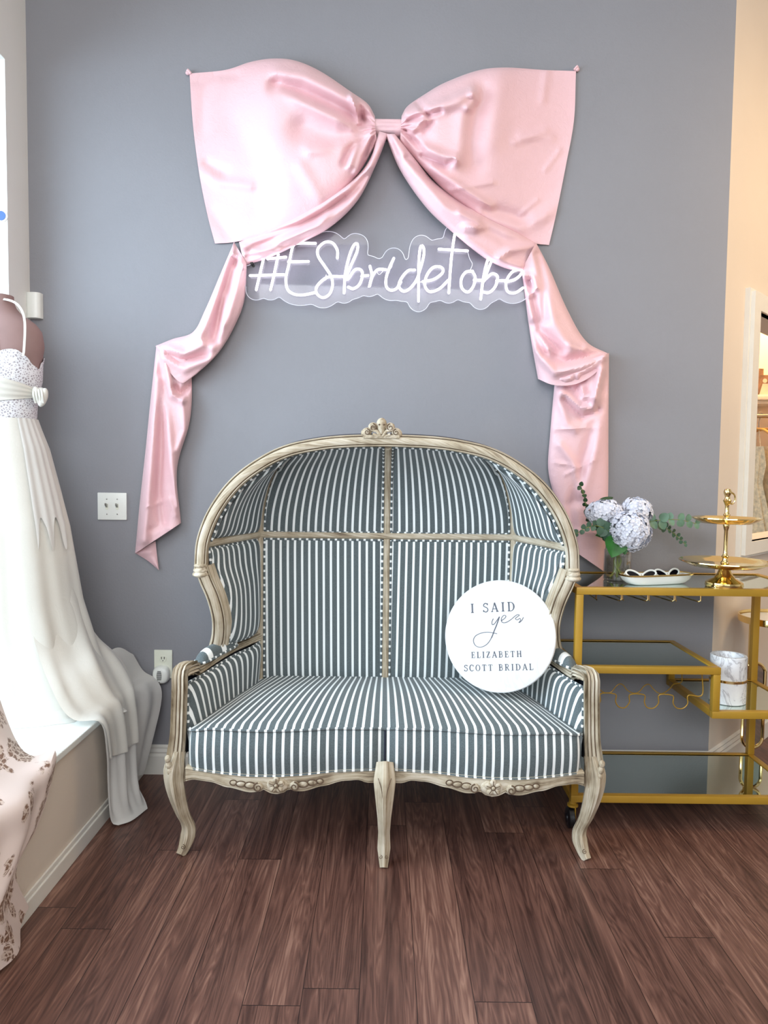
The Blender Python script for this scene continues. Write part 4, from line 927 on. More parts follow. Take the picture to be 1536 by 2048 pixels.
G = {'I': (.42, [([(.21, 0), (.21, 1)], TH), srf(.21, .03), srf(.21, .97)]),
 'S': (.62, [(arc(.31, .74, .22, .23, 20, 200, 14) + arc(.31, .27, .24, .25, 60, -160, 16), .10), ([(.53, .76), (.53, .98)], TN), ([(.06, .02), (.06, .26)], TN)]),
 'A': (.82, [([(.10, 0), (.40, 1)], TN), ([(.40, 1), (.70, 0)], TH), ([(.22, .33), (.58, .33)], TN), srf(.10, .03, .11), srf(.70, .03, .14)]),
 'D': (.80, [([(.17, 0), (.17, 1)], TH), ([(.02, .97), (.35, .97)] + arc(.35, .5, .35, .47, 90, -90, 20) + [(.02, .03)], lambda t: TN + .10 * math.sin(PI * t) ** 4)]),
 'E': (.66, [([(.17, 0), (.17, 1)], TH), ([(.02, .97), (.56, .97), (.56, .76)], TN), ([(.02, .03), (.60, .03), (.60, .27)], TN), ([(.17, .51), (.45, .51)], TN), ([(.45, .40), (.45, .62)], TN)]),
 'L': (.62, [([(.17, 0), (.17, 1)], TH), srf(.17, .97), ([(.02, .03), (.58, .03), (.58, .27)], TN)]),
 'Z': (.66, [([(.08, .76), (.08, .97), (.57, .97)], TN), ([(.53, .97), (.09, .03)], TH), ([(.06, .03), (.59, .03), (.59, .26)], TN)]),
 'B': (.72, [([(.17, 0), (.17, 1)], TH), ([(.02, .97), (.34, .97)] + arc(.36, .75, .2, .22, 90, -90, 14) + [(.17, .53)], .09), ([(.17, .53), (.36, .53)] + arc(.38, .28, .23, .25, 90, -90, 14) + [(.02, .03)], .09)]),
 'T': (.74, [([(.36, 0), (.36, 1)], TH), ([(.04, .74), (.06, .97), (.66, .97), (.68, .74)], TN), srf(.36, .03)]),
 'H': (.84, [([(.17, 0), (.17, 1)], TH), ([(.65, 0), (.65, 1)], TH), ([(.17, .51), (.65, .51)], TN), srf(.17, .03, .13), srf(.17, .97, .13), srf(.65, .03, .13), srf(.65, .97, .13)]),
 'C': (.74, [(arc(.40, .5, .33, .49, 40, 320, 26), lambda t: TN + .09 * math.sin(PI * t) ** 2), ([(.65, .70), (.65, .98)], TN)]),
 'O': (.80, [(arc(.39, .5, .32, .48, 0, 360, 32), lambda t: .06 + .08 * abs(math.cos(2 * PI * t)))]),
 'R': (.76, [([(.17, 0), (.17, 1)], TH), ([(.02, .97), (.34, .97)] + arc(.36, .74, .22, .23, 90, -90, 14) + [(.17, .51)], .09), ([(.36, .50), (.62, .03), (.72, .03)], .12), srf(.17, .03)])}
kpx = Rr * 2 / 228.0   # metres per pixel on the board
def word(txt, xl, yb, h, width):
    tot = sum(.40 if c == ' ' else G[c][0] for c in txt); gap = (width / h - tot) / (len(txt) - 1); x = xl
    for c in txt:
        if c == ' ': x += (.40 + gap) * h; continue
        mb = MB()
        for pts, w in G[c][1]: ribbon(mb, [(x + a * h, yb + b * h) for a, b in pts], (lambda t, w=w: w(t) * h) if callable(w) else w * h)
        mb.build('letter', M['ink'], RS, smooth=False, merge=False); x += (G[c][0] + gap) * h
# board coordinates from the crop: 5.69 crop px per photo px, centre at (775, 757)
cw = lambda x, y: ((x - 775) / 5.69 * kpx * 1.05, -(y - 757) / 5.69 * kpx)
a = cw(465, 482); word('I SAID', a[0], a[1], 107 / 5.69 * kpx, 500 / 5.69 * kpx * 1.05)
a = cw(455, 1008); word('ELIZABETH', a[0], a[1], 70 / 5.69 * kpx, 560 / 5.69 * kpx * 1.05)
a = cw(368, 1156); word('SCOTT BRIDAL', a[0], a[1], 71 / 5.69 * kpx, 762 / 5.69 * kpx * 1.05)
def script(name, strokes):
    mb = MB()
    for pts, w in strokes: ribbon(mb, [(p.x, p.y) for p in cr([V(cw(*q) + (0,)) for q in pts], 60)], w)
    mb.build(name, M['ink'], RS, smooth=False, merge=False)
script('letter', [([(720, 560), (702, 600), (706, 630), (728, 622), (765, 575), (790, 540)], .0024), ([(790, 540), (760, 620), (725, 700), (690, 780), (640, 850), (570, 885), (510, 868), (485, 810), (510, 755), (580, 722), (660, 716), (755, 736)], lambda t: .0036 if t < .3 else .0022)])
script('letter', [([(806, 590), (850, 560), (862, 535), (838, 528), (812, 560), (812, 600), (845, 614), (900, 590), (958, 545)], .0022)])
script('letter', [([(958, 545), (990, 525), (1012, 532), (990, 548), (965, 570), (985, 585), (1015, 570), (1022, 590), (1000, 620), (1030, 600), (1055, 558)], .0022)])
# ------------------------------------------------------------------ gold bar cart
YF, YK = -.42, -.04
xl, xr = .672, 1.478; zt = .838; zbm = .112; zm1 = .566; zm2 = .413; xm = 1.150; TB = .0125
BC = thing('bar_cart', 'gold tube bar cart with mirrored shelves against the grey wall', 'bar cart', ((xl + xr) / 2, (YF + YK) / 2, 0))
def bar(a, b, mb=None, t=TB): a, b = V(a), V(b); lo = V([min(p, q) - t for p, q in zip(a, b)]); hi = V([max(p, q) + t for p, q in zip(a, b)]); return (mb or MB()).box(lo, hi, .0025)
for z, xa, xb in ((zt, xl, xr), (zbm, xl, xr), (zm1, xl, xm), (zm2, xm, xr)):
    mb = MB(); bar((xa, YF, z), (xb, YF, z), mb); bar((xa, YK, z), (xb, YK, z), mb); bar((xa, YF + 2 * TB, z), (xa, YK - 2 * TB, z), mb); bar((xb, YF + 2 * TB, z), (xb, YK - 2 * TB, z), mb)
    mb.build('shelf_frame', M['gold'], BC)
    MB().box((xa + TB, YF + TB, z + .003), (xb - TB, YK - TB, z + .009)).build('mirror_shelf', M['mirror'], BC, smooth=False)
for x in (xl, xr):
    for y in (YF, YK): bar((x, y, zbm + 2 * TB), (x, y, zt - 2 * TB)).build('upright', M['gold'], BC)
for y in (YF, YK): bar((xm, y, zm2 + 2 * TB), (xm, y, zm1 - 2 * TB)).build('upright', M['gold'], BC)
for x in (xl + .004, xr):
    for y in (YF + .01, YK - .01):
        mb = MB(); w = MB()
        o = w.lathe([(0, -.012), (.028, -.012), (.036, -.008), (.036, .008), (.028, .012), (0, .012)], (x - .012, y, .037), 24, Matrix.Rotation(PI / 2, 3, 'Y')).lathe([(.0, -.016), (.014, -.015), (.016, -.012)], (x - .012, y, .037), 16, Matrix.Rotation(PI / 2, 3, 'Y')).build('caster', M['black'], BC)
        MB().lathe([(.0, .105), (.013, .105), (.013, .088), (.019, .085), (.019, .078), (0, .078)], (x - .004, y, 0), 18).box((x + .001, y - .012, .034), (x + .005, y + .012, .080), .001).build('caster_stem', M['gold'], o)
# stemware rails under the top shelf
zr = zt - TB
rails = [(1193, 1150), (1245, 1198), (1298, 1251), (1353, 1307), (1404, 1361)]
for k in range(4):
    xa = P(1193 + k * 53.0, 1200, YF + .03).x; xb = xa + .088; mb = MB()
    for yy in (YF + .035,):
        pts = [V((xa, yy, zr)), V((xa, yy, zr - .022)), V((xa + .004, yy + .004, zr - .026)), V((xa + .012, YK - .06, zr - .024)), V((xa + .012, YK - .06, zr))]
        mb.tube(pts, .0026, 6)
        pts = [V((xb, yy, zr)), V((xb, yy, zr - .024)), V((xb - .006, yy + .004, zr - .028)), V((xb - .040, yy + .10, zr - .024)), V((xb - .012, YK - .06, zr - .024)), V((xb - .012, YK - .06, zr))]
        mb.tube(pts, .0026, 6)
    mb.build('stemware_rail', M['brass'], BC)
# wine rack wires under the middle shelf
zc4 = lambda x, y, yy: P(1100 + x * .28385, 1150 + y * .28385, yy)
fr = [(1071, 700), (1071, 845), (975, 848), (970, 905), (945, 935), (915, 942), (885, 932), (867, 900), (864, 850), (770, 845), (765, 900), (740, 932), (712, 940), (680, 930), (665, 895), (663, 845), (565, 843), (560, 895), (535, 930), (510, 937), (480, 925), (462, 890), (460, 840), (360, 836), (355, 890), (330, 918), (300, 922), (270, 910), (255, 880), (252, 835), (180, 834), (180, 690)]
bk = [(930, 700), (925, 755), (870, 770), (845, 800), (800, 832), (765, 832), (730, 805), (705, 775), (685, 770), (660, 785), (625, 825), (585, 832), (545, 812), (515, 775), (490, 768), (465, 785), (430, 825), (385, 830), (350, 805), (325, 772), (300, 768), (270, 790), (240, 825), (210, 830)]
MB().tube(cr([zc4(x, y, YF + .045) for x, y in fr], 260), .0021, 6).build('wine_rack', M['gold'], BC)
MB().tube(cr([zc4(x, y, YK - .10) for x, y in bk], 160), .0021, 6).build('wine_rack', M['gold'], BC)
# ------------------------------------------------------------------ vase with hydrangeas and eucalyptus
ZT = zt + .0092
def onz(px, py, z=None): return PZ(px, py, ZT if z is None else z)
vb = onz(1234, 1160); rv = .049; hv = .112
VS = thing('glass_vase', 'clear glass cylinder vase of hydrangeas on the bar cart', 'vase', tuple(vb))
MB().lathe([(0, .001), (rv - .004, .001), (rv, .005), (rv, hv), (rv - .0015, hv + .001), (rv - .003, hv), (rv - .003, .008), (0, .007)], vb, 40).build('glass_body', M['glass'], VS)
MB().lathe([(0, .0085), (rv - .0035, .0085), (rv - .0035, hv * .78), (0, hv * .78)], vb, 32).build('water', M['water'], VS)
rim = vb + V((0, 0, hv))
def bloom(mb, c, r, n, seed):
    rnd = random.Random(seed); c = V(c); mb2 = mb
    mb.ball(c, (r[0] * .86, r[1] * .86, r[2] * .86), 16, 10)
    for i in range(n):
        z = 1 - 2 * (i + .5) / n; a = i * 2.39996 + rnd.uniform(-.2, .2); q = math.sqrt(1 - z * z); d = V((q * math.cos(a), q * math.sin(a), z))
        p = c + V((d.x * r[0], d.y * r[1], d.z * r[2])) * rnd.uniform(.93, 1.06); nrm = (d + V((rnd.uniform(-.3, .3), rnd.uniform(-.3, .3), rnd.uniform(-.3, .3)))).normalized()
        t = nrm.orthogonal().normalized(); b = nrm.cross(t); ang = rnd.uniform(0, PI); s = rnd.uniform(.0115, .0145)
        for k in range(4):
            aa = ang + k * PI / 2; e = t * math.cos(aa) + b * math.sin(aa); f = t * -math.sin(aa) + b * math.cos(aa)
            vs = [p - nrm * .001, p + e * s * .62 - nrm * .0006] + [p + e * s * (.60 + .54 * math.cos(w_)) + f * s * .56 * math.sin(w_) + nrm * (.0018 - .0022 * math.cos(w_)) for w_ in (2.5, 1.8, 1.1, .55, 0, -.55, -1.1, -1.8, -2.5)]
            mb.add(vs, [(0, 2, 1), (0, 1, 10)] + [(1, i, i + 1) for i in range(2, 10)])
    return mb
def leafshape(mb, base, d, nrm, L_, w_, n=8, round_=False, droop=.15):
    d = d.normalized(); sd = d.cross(nrm).normalized(); up = sd.cross(d)
    vs = []; 
    for i in range(n + 1):
        t = i / n; ww = (math.sin(PI * t ** (.9 if round_ else .75)) ** (.6 if round_ else .9)) * w_ / 2; c = base + d * L_ * t - up * droop * L_ * t * t
        vs += [c - sd * ww + up * ww * .25, c - up * 0, c + sd * ww + up * ww * .25]
    mb.add(vs, [(3 * i + j, 3 * i + j + 1, 3 * i + 4 + j, 3 * i + 3 + j) for i in range(n) for j in range(2)])
HY = [('white-blue hydrangea head leaning left in the vase, second largest', (1210, 1026, -.19), (.068, .055, .046), 120, 3), ('white-blue hydrangea at upper right of the bouquet above the front bloom', (1272, 1022, -.17), (.058, .05, .046), 115, 4), ('largest white-blue hydrangea hanging over the vase front', (1260, 1062, -.255), (.072, .06, .072), 170, 5)]
for i, (lb, (a, b, y), r, n_, sd_) in enumerate(HY):
    c = P(a, b, y); T = thing('hydrangea', lb, 'flower', tuple(vb + V((.008 * (i - 1), 0, .012))), 'hydrangeas in the vase')
    bloom(MB(), c, r, n_, sd_).build('bloom', M['petal'], T, merge=False)
    MB().tube(cr([vb + V((.022 * (i - 1), .012 - .01 * i, .010)), vb + V((-.012 * (i - 1), .0, .07)), rim + V((.02 * (i - 1), -.008, .01)), c], 20), .0042, 8).build('stem', M['stem'], T)
    if i == 2:
        mb = MB(); leafshape(mb, rim + V((-.012, -.030, .052)), V((-.25, -.35, -.6)), V((0, -1, .4)), .085, .085, 8); leafshape(mb, rim + V((.002, -.034, .045)), V((.1, -.3, -.7)), V((0, -1, .3)), .06, .05); leafshape(mb, rim + V((-.03, -.01, .05)), V((-.9, -.2, .15)), V((0, -.6, .7)), .06, .05)
        mb.build('leaf', M['leafb'], T, merge=False, label='crinkled bright green leaf')
    if i == 0:
        mb = MB(); leafshape(mb, P(1195, 1012, -.17), V((.55, 0, .35)), V((0, -1, .5)), .07, .035); mb.build('leaf', M['leafd'], T, merge=False)
def sprig(lb, pts, leaves, mat, size, seed, rough=.3, stemr=.0013):
    rnd = random.Random(seed); T = thing('eucalyptus_sprig', lb, 'foliage', tuple(vb + V((0, .008, .012))), 'eucalyptus sprigs in the vase')
    w = cr([vb + V((rnd.uniform(-.02, .02), rnd.uniform(-.01, .02), .012)), rim + V((0, 0.0, .01))] + [P(*p) for p in pts], 60)
    MB().tube(w, stemr, 6).build('stem', M['stem'], T)
    mb = MB()
    for k in range(leaves):
        t = 1 - (k + .3) / leaves * .62; p = smp1(w, t); q = (smp1(w, min(1, t + .02)) - smp1(w, max(0, t - .02))).normalized(); s = size * (.55 + .6 * (1 - t) / .62) * rnd.uniform(.85, 1.2)
        for sg in (-1, 1):
            d = (q * .5 + V((rnd.uniform(-.5, .5), rnd.uniform(-.6, .2), sg * .9))).normalized()
            leafshape(mb, p, d, V((rnd.uniform(-.4, .4), -1, rnd.uniform(-.3, .5))).normalized(), s, s * .92, 7, True)
    mb.build('leaves', mat, T, merge=False)
sprig('dark eucalyptus sprig pointing up left beside the pink tail', [(1200, 1055, -.16), (1176, 1020, -.15), (1166, 985, -.15), (1160, 968, -.15)], 8, M['leafd'], .030, 1)
sprig('round-leaved eucalyptus sprig drooping left below the hydrangea', [(1222, 1066, -.25), (1195, 1052, -.27), (1172, 1056, -.28), (1152, 1068, -.28)], 9, M['eucad'], .035, 2)
sprig('long eucalyptus branch arching right towards the cake stand', [(1290, 1048, -.16), (1330, 1040, -.17), (1360, 1040, -.18), (1396, 1048, -.18)], 9, M['euca'], .040, 6)
sprig('eucalyptus sprig drooping right below the arching branch', [(1290, 1050, -.14), (1318, 1050, -.14), (1345, 1065, -.14), (1372, 1090, -.14)], 14, M['eucad'], .026, 8)
# ------------------------------------------------------------------ porcelain tray with sunglasses
tcn = onz(1312, 1167); ta = math.atan2((onz(1385, 1157) - onz(1240, 1168)).y, (onz(1385, 1157) - onz(1240, 1168)).x)
ta = math.radians(17)
RT = Matrix.Rotation(ta, 3, 'Z'); hl, hw2, ht = .142, .045, .033
TR = thing('porcelain_tray', 'long white tray with gold beaded rim on the bar cart', 'tray', tuple(tcn))
def obl(k, h, n=44):
    out = []
    for i in range(n):
        a = 2 * PI * i / n; c, s_ = math.cos(a), math.sin(a); e = .55
        out.append(tcn + RT @ V((math.copysign(abs(c) ** e, c) * (hl * k if k > .5 else hl * k), math.copysign(abs(s_) ** e, s_) * hw2 * k, h)))
    return out
rings = [obl(.05, .0008), obl(.72, .0008), obl(.80, .004), obl(.92, .016), obl(1.0, ht), obl(.97, ht), obl(.88, .016), obl(.74, .006), obl(.05, .005)]
tm = MB(); n = 44
tm.add([p for r in rings for p in r], [(i * n + j, i * n + (j + 1) % n, (i + 1) * n + (j + 1) % n, (i + 1) * n + j) for i in range(len(rings) - 1) for j in range(n)]); tm.build('tray_body', M['porcelain'], TR)
bd = MB(); rp = cr(obl(.985, ht + .001), 130, True)
for p in rp: bd.ball(p, .0038, 6, 4)
bd.build('beaded_rim', M['brass'], TR)
def sunglasses(lb, off, rz, tilt):
    base = tcn + RT @ V(off); T = thing('sunglasses', lb, 'sunglasses', tuple(base), 'sunglasses in the tray')
    R = RT @ Matrix.Rotation(rz, 3, 'Z') @ Matrix.Rotation(tilt, 3, 'X')
    fm = MB()
    for sg in (-1, 1):
        c = V((sg * .029, 0, 0)); lp_ = []
        for i in range(40):
            a = 2 * PI * i / 40; r_ = 1 + .12 * math.cos(2 * (a - sg * .5)); lp_.append(base + R @ (c + V((math.cos(a) * .0235 * r_, math.sin(a) * .0155 * r_ + (.004 * sg * math.cos(a)), 0))))
        fm.tube(lp_, .0034, 8, True)
        ln = MB(); ln.add([base + R @ c] + lp_, [(0, 1 + i, 1 + (i + 1) % 40) for i in range(40)])
        ln.add([base + R @ (c + V((0, 0, -.001)))] + [p + R @ V((0, 0, -.001)) for p in lp_], [(0, 1 + (i + 1) % 40, 1 + i) for i in range(40)])
        ln.build('lens', M['lens'], T)
        tp = MB().tube(cr([base + R @ V((sg * .056, .006, 0)), base + R @ V((sg * .056, .003, -.010)), base + R @ V((sg * .02, .004, -.014)), base + R @ V((-sg * .035, -.004, -.013))], 14), .0028, 6); tp.build('temple', M['plastic'], T)
    fm.tube([base + R @ V((-.007, .003, 0)), base + R @ V((.007, .003, 0))], .0032, 6)
    fm.build('frame', M['plastic'], T)
sunglasses('white sunglasses with dark lenses in the left half of the tray', (-.062, .002, .034), math.radians(-14), math.radians(62))
sunglasses('white sunglasses with dark lenses in the right half of the tray', (.052, .006, .034), math.radians(4), math.radians(64))
# ------------------------------------------------------------------ two tier stand
cb_ = onz(1448, 1174)
CS = thing('tiered_stand', 'polished gold two tier serving stand on the bar cart', 'cake stand', tuple(cb_))
zl = P(1450, 1130, cb_.y).z - ZT; zu = P(1460, 1044, cb_.y).z - ZT; zf = P(1456, 977, cb_.y).z - ZT
MB().lathe([(0, .0005), (.060, .0005), (.063, .006), (.061, .018), (.052, .024), (.036, .032), (.024, .048), (.020, .060), (.026, .066), (.030, zl - .004), (0, zl - .003)], cb_, 48).build('base', M['brass'], CS)
def plate(r, z, n_): MB().lathe([(0, z), (r * .62, z), (r * .72, z + .002), (r * .84, z + .010), (r * .95, z + .014), (r, z + .016), (r * 1.005, z + .013), (r * .9, z + .006), (r * .74, z - .004), (0, z - .004)], cb_, 64).build(n_, M['brass'], CS)
plate(.150, zl, 'plate'); plate(.113, zu, 'plate')
def stemm(a, b): return MB().lathe([(0, a), (.013, a + .001), (.015, a + .008), (.009, a + .016), (.008, a + .024), (.013, a + .030), (.008, a + .036), (.0065, a + .05), (.0065, b - .03), (.009, b - .02), (.011, b - .012), (.008, b)], cb_, 24)
stemm(zl, zu).build('stem', M['brass'], CS); MB().lathe([(.014, zu - .001), (.012, zu + .01), (.007, zu + .018), (.012, zu + .024), (.007, zu + .032), (.0065, zf - .06), (.010, zf - .05), (.014, zf - .042), (.009, zf - .036), (.008, zf - .028), (.012, zf - .018), (.013, zf - .010), (.009, zf - .002), (0, zf)], cb_, 24).build('stem', M['brass'], CS)
fz = cb_ + V((0, 0, zf - .030)); MB().tube(cr([fz + V((.010, 0, .018)), fz + V((.024, 0, .008)), fz + V((.026, 0, -.012)), fz + V((.016, 0, -.024)), fz + V((.008, 0, -.014))], 20), .003, 8).build('ring_handle', M['brass'], CS)
# ------------------------------------------------------------------ marble vessel
zm = zm2 + .0092; mb0 = PZ(1454, 1402, zm); hm = P(1456, 1309, mb0.y).z - zm; rm = .0615
MV = thing('marble_vessel', 'white marble cylinder holder with gold band on the cart shelf', 'vessel', tuple(mb0))
MB().lathe([(0, .001), (rm - .002, .001), (rm, .003), (rm, hm - .003), (rm - .003, hm), (rm - .012, hm), (rm - .014, hm - .003), (rm - .014, .02), (0, .018)], mb0, 56).build('body', M['marble'], MV)
MB().lathe([(rm, hm * .46), (rm + .0015, hm * .46 + .001), (rm + .0015, hm * .46 + .009), (rm, hm * .46 + .010)], mb0, 56).build('band', M['brass'], MV)
# ------------------------------------------------------------------ gold side table beyond the cart
YT = .05; tc = P(1560, 1232, YT); tz = P(1510, 1238, YT).z; 
GT = thing('gold_side_table', 'gold rimmed side table on looped legs behind the bar cart', 'side table', (tc.x, YT, 0))
rt = tc.x - P(1487, 1232, YT).x
MB().lathe([(0, -.006), (rt, -.006), (rt, .0), (0, .0)], (tc.x, YT, tz), 56).build('table_top', M['porcelain'], GT)
MB().lathe([(rt, -.012), (rt + .006, -.012), (rt + .006, .014), (rt, .014)], (tc.x, YT, tz), 56).build('rim_band', M['brass'], GT)
xp = P(1510, 1300, YT).x
def pill(cx, cy, cz, hw_, hh_, ang):
    pts = []; d = V((math.cos(ang), math.sin(ang), 0))
    for i in range(64):
        a = 2 * PI * i / 64; c, s_ = math.cos(a), math.sin(a); r_ = hw_; z = math.sin(a) * hw_ + (hh_ - hw_ if s_ > 0 else -(hh_ - hw_)) ; pts.append(V((cx, cy, cz)) + d * c * hw_ + V((0, 0, z)))
    return pts
for px_, py_, hh_ in ((1509, 1367, .085), (1505, 1452, .090)):
    c = P(px_, py_, YT); pts = pill(c.x, c.y, c.z, .042, hh_, 0)
    o = MB().tube(pts, .007, 8, True).build('leg_loop', M['brass'], GT)
    MB().add([V((c.x, c.y, c.z))] + pts, [(0, 1 + i, 1 + (i + 1) % 64) for i in range(64)]).build('loop_panel', M['mirror'], o, smooth=False)
zlo = P(1505, 1452, YT).z - .09
MB().tube([V((xp - .02, YT, zlo + .17)), V((xp - .02, YT, tz - .01))], .008, 10).build('leg', M['brass'], GT)
MB().tube([V((c.x, YT, .0)), V((c.x, YT, zlo))], .008, 10).tube([V((tc.x + .06, YT + .05, 0)), V((tc.x + .06, YT + .05, tz - .01))], .008, 10).build('leg', M['brass'], GT)
MB().box((xp - .03, YT - .02, .0), (xp + .20, YT + .02, .012), .002).build('foot_bar', M['strip'], GT)
# ------------------------------------------------------------------ mannequin and white gown
MX, MY = -1.345, -.33
MN = thing('mannequin', 'mauve fabric dress form wearing the white gown by the window', 'mannequin', (MX, MY, ZP))
tor = [(1.83, .045, .045), (1.795, .05, .05), (1.765, .075, .06), (1.74, .118, .075), (1.71, .142, .085), (1.66, .150, .092), (1.60, .138, .098), (1.54, .134, .104), (1.47, .118, .092), (1.38, .112, .088), (1.25, .14, .11), (1.1, .15, .12)]
# the silhouette is measured: shoulder, armhole and bust at these heights
def body(mul, z, th):
    zs = [t[0] for t in tor]; i = 0
    while i < len(tor) - 2 and tor[i + 1][0] > z: i += 1
    k = (tor[i][0] - z) / (tor[i][0] - tor[i + 1][0]); k = max(0, min(1, k)); rx = tor[i][1] + (tor[i + 1][1] - tor[i][1]) * k; ry = tor[i][2] + (tor[i + 1][2] - tor[i][2]) * k
    return V((MX + math.cos(th) * rx * mul, MY + math.sin(th) * ry * mul, z))
zt0, zt1 = 1.86, 1.05
tb = MB().grid(lambda u, v: body(1.0, zt0 + (zt1 - zt0) * v - .03, 2 * PI * u), 48, 60, None, True)
tb.lathe([(0, .0), (.046, -.002), (.046, -.02)], (MX, MY, 1.832), 24); tb.build('torso', M['skin'], MN)
sm_ = MB()
for dx in (.012, .062):
    sm_.tube([body(1.005, 1.77 - .30 * i / 20, -PI / 2 + (dx / .13) * (.4 + .6 * i / 20)) for i in range(21)], .0011, 5)
sm_.build('seam', M['dark'], MN)
MB().lathe([(0, 0), (.11, 0), (.11, .012), (.02, .02), (.014, .03), (.014, .75), (0, .75)], (MX, MY, ZP + .002), 24).build('stand', M['steel'], MN)
WG = thing('wedding_gown', 'ivory white wedding gown with lace bodice and long train on mannequin', 'dress', (MX, MY, ZP))
zb1, zb0 = 1.60, 1.385
MB().grid(lambda u, v: body(1.03 + .015 * math.sin(40 * u * PI) * (1 if v > .9 else 0), zb0 + (zb1 + .022 * math.sin(u * 24) * sm(.6, 1, v) + .02 * math.cos(2 * PI * u + PI / 2) ** 2 - zb0) * v, 2 * PI * u), 90, 20, None, True).build('lace_bodice', M['lace'], WG)
# pleated sash crossing the bodice and its knot
sh = MB()
def sashf(u, v):
    th = -PI * .75 + PI * .80 * u; z = 1.490 + (.150 - .135 * u ** .8) * (v - .5) + .018 * (1 - u)
    return body(1.07 + .022 * math.sin(PI * v) + .008 * math.sin(v * 22 + u * 3), z, th)
sh.grid(sashf, 40, 30).build('sash', M['ivory'], WG)
kq = P(82, 792, MY - .02)
kb = MB(); kb.ball(kq, (.020, .022, .030)); kb.ball(kq + V((.012, -.012, -.006)), (.016, .014, .034), rot=Matrix.Rotation(.3, 3, 'Y')); kb.ball(kq + V((-.006, -.016, .004)), (.014, .010, .028), rot=Matrix.Rotation(-.3, 3, 'Y'))
for k in range(4): kb.tube(cr([kq + V((-.016 + .009 * k, -.020, .020)), kq + V((-.012 + .010 * k, -.028, 0)), kq + V((-.010 + .009 * k, -.018, -.026))], 12), .004, 6)
kb.build('sash_knot', M['ivory'], WG)
stp = MB().sweep(cr([P(46, 712, MY - .092), P(48, 700, MY - .09), P(50, 650, MY - .088), P(44, 622, MY - .075), P(28, 604, MY - .05), P(0, 598, MY - .03), P(-25, 605, MY - .02)], 24), rr(.008, .002), (0.2, -1, .4)).build('shoulder_strap', M['ivory'], WG)
rings_ = [(1.405, .122, .098, .093), (1.37, .134, .107, .10), (1.30, .160, .125, .12), (1.15, .198, .15, .14), (1.03, .225, .165, .15), (.77, .262, .18, .20), (.59, .310, .185, .24), (.47, .350, .19, .27), (ZP + .035, .375, .198, .29), (ZP + .010, .395, .212, .29), (ZP + .0006, .425, .238, .29)]
def skirt(u, v):
    x = v * (len(rings_) - 1); i = min(int(x), len(rings_) - 2); k = x - i; z, rx, rf, rbk = [rings_[i][j] + (rings_[i + 1][j] - rings_[i][j]) * k for j in range(4)]
    th = 2 * PI * u; c, s_ = math.cos(th), math.sin(th); fold = 1 + sm(.1, 1, v) * (.06 * math.sin(7 * th + 2.6 * v) + .035 * math.sin(13 * th + 1.1 - 2 * v) + .012 * math.sin(23 * th))
    ry = rf if s_ < 0 else rbk
    xx_ = MX + c * (rx if c > 0 else rx * .8) * fold; yy_ = MY + s_ * ry * fold
    return V((max(xx_, -1.70), min(yy_, -.03), z))
MB().grid(skirt, 170, 90, None, True).build('skirt', M['ivory'], WG)
# chiffon overlay hanging from the knot
def ovl(u, v):
    a = -.12 + .10 * u; p = skirt(a % 1.0, .0 + (.40 + .03 * math.sin(u * 14 + 2)) * v); q = p - V((MX, MY, p.z)); k = 1.02 + .008 * math.sin(u * 22) + .02 * v
    return V((MX + q.x * k, MY + q.y * k, p.z))
MB().grid(ovl, 60, 50).build('chiffon_overlay', M['chiffon'], WG)
# train over the platform edge and down to the floor
def onskirt(v, k, aa=(-.15, -.09, -.02, .05, .11)):
    out = []
    for a in aa:
        p = skirt(a % 1.0, v); out.append(V((MX + (p.x - MX) * k, MY + (p.y - MY) * k, p.z)))
    return out
tr = loft([onskirt(.42, .95), onskirt(.56, 1.005), [(-1.08, -.535, .48), (-1.00, -.41, .54), (-.985, -.20, .53)], [(-1.02, -.545, .41), (-.955, -.43, .45), (-.93, -.22, .45)], [(-.945, -.515, .392), (-.925, -.40, .41), (-.915, -.25, .40)],
           [(-.935, -.49, .28), (-.915, -.39, .30), (-.905, -.26, .28)], [(-.938, -.475, .17), (-.91, -.39, .18), (-.90, -.27, .16)], [(-.935, -.47, .085), (-.90, -.39, .085), (-.885, -.29, .09)], [(-.925, -.455, .02), (-.885, -.40, .02), (-.86, -.30, .03)], [(-.905, -.445, .006), (-.87, -.41, .006), (-.845, -.32, .006)]], 30)
def trn(u, v):
    p = tr(u, v); a = .009 * sm(.2, .5, v) * (1 - sm(.9, 1, v)); q = V((p.x + a * math.sin(u * 15 + 2 * v) + .4 * a * math.sin(u * 31), p.y, p.z + .006 * math.sin(u * 15) * sm(.1, .25, v) * (1 - sm(.35, .5, v)))); q.z = max(q.z, .004); return q
MB().grid(lambda u, v: trn(u, v * .76) + V((.010 * sm(.6, 1, v), 0, 0)), 60, 90).build('train', M['ivory'], WG)
MB().grid(lambda u, v: trn(u, .62 + .38 * v), 60, 50).build('train_underlayer', M['chiffon'], WG)
tb2 = loft([[(-1.06, -.26, .52), (-1.02, -.14, .55), (-.99, -.045, .50)], [(-.99, -.26, .425), (-.97, -.14, .432), (-.955, -.03, .43)], [(-.935, -.27, .40), (-.915, -.15, .405), (-.905, -.04, .402)], [(-.925, -.29, .33), (-.90, -.17, .33), (-.875, -.06, .345)], [(-.935, -.285, .20), (-.915, -.18, .20), (-.895, -.10, .21)], [(-.94, -.27, .07), (-.935, -.20, .06), (-.93, -.13, .05)]], 24)
MB().grid(lambda u, v: tb2(u, v) + V((.008 * math.sin(u * 13 + v) * sm(.2, .6, v), 0, 0)), 40, 50).build('train', M['chiffon'], WG)
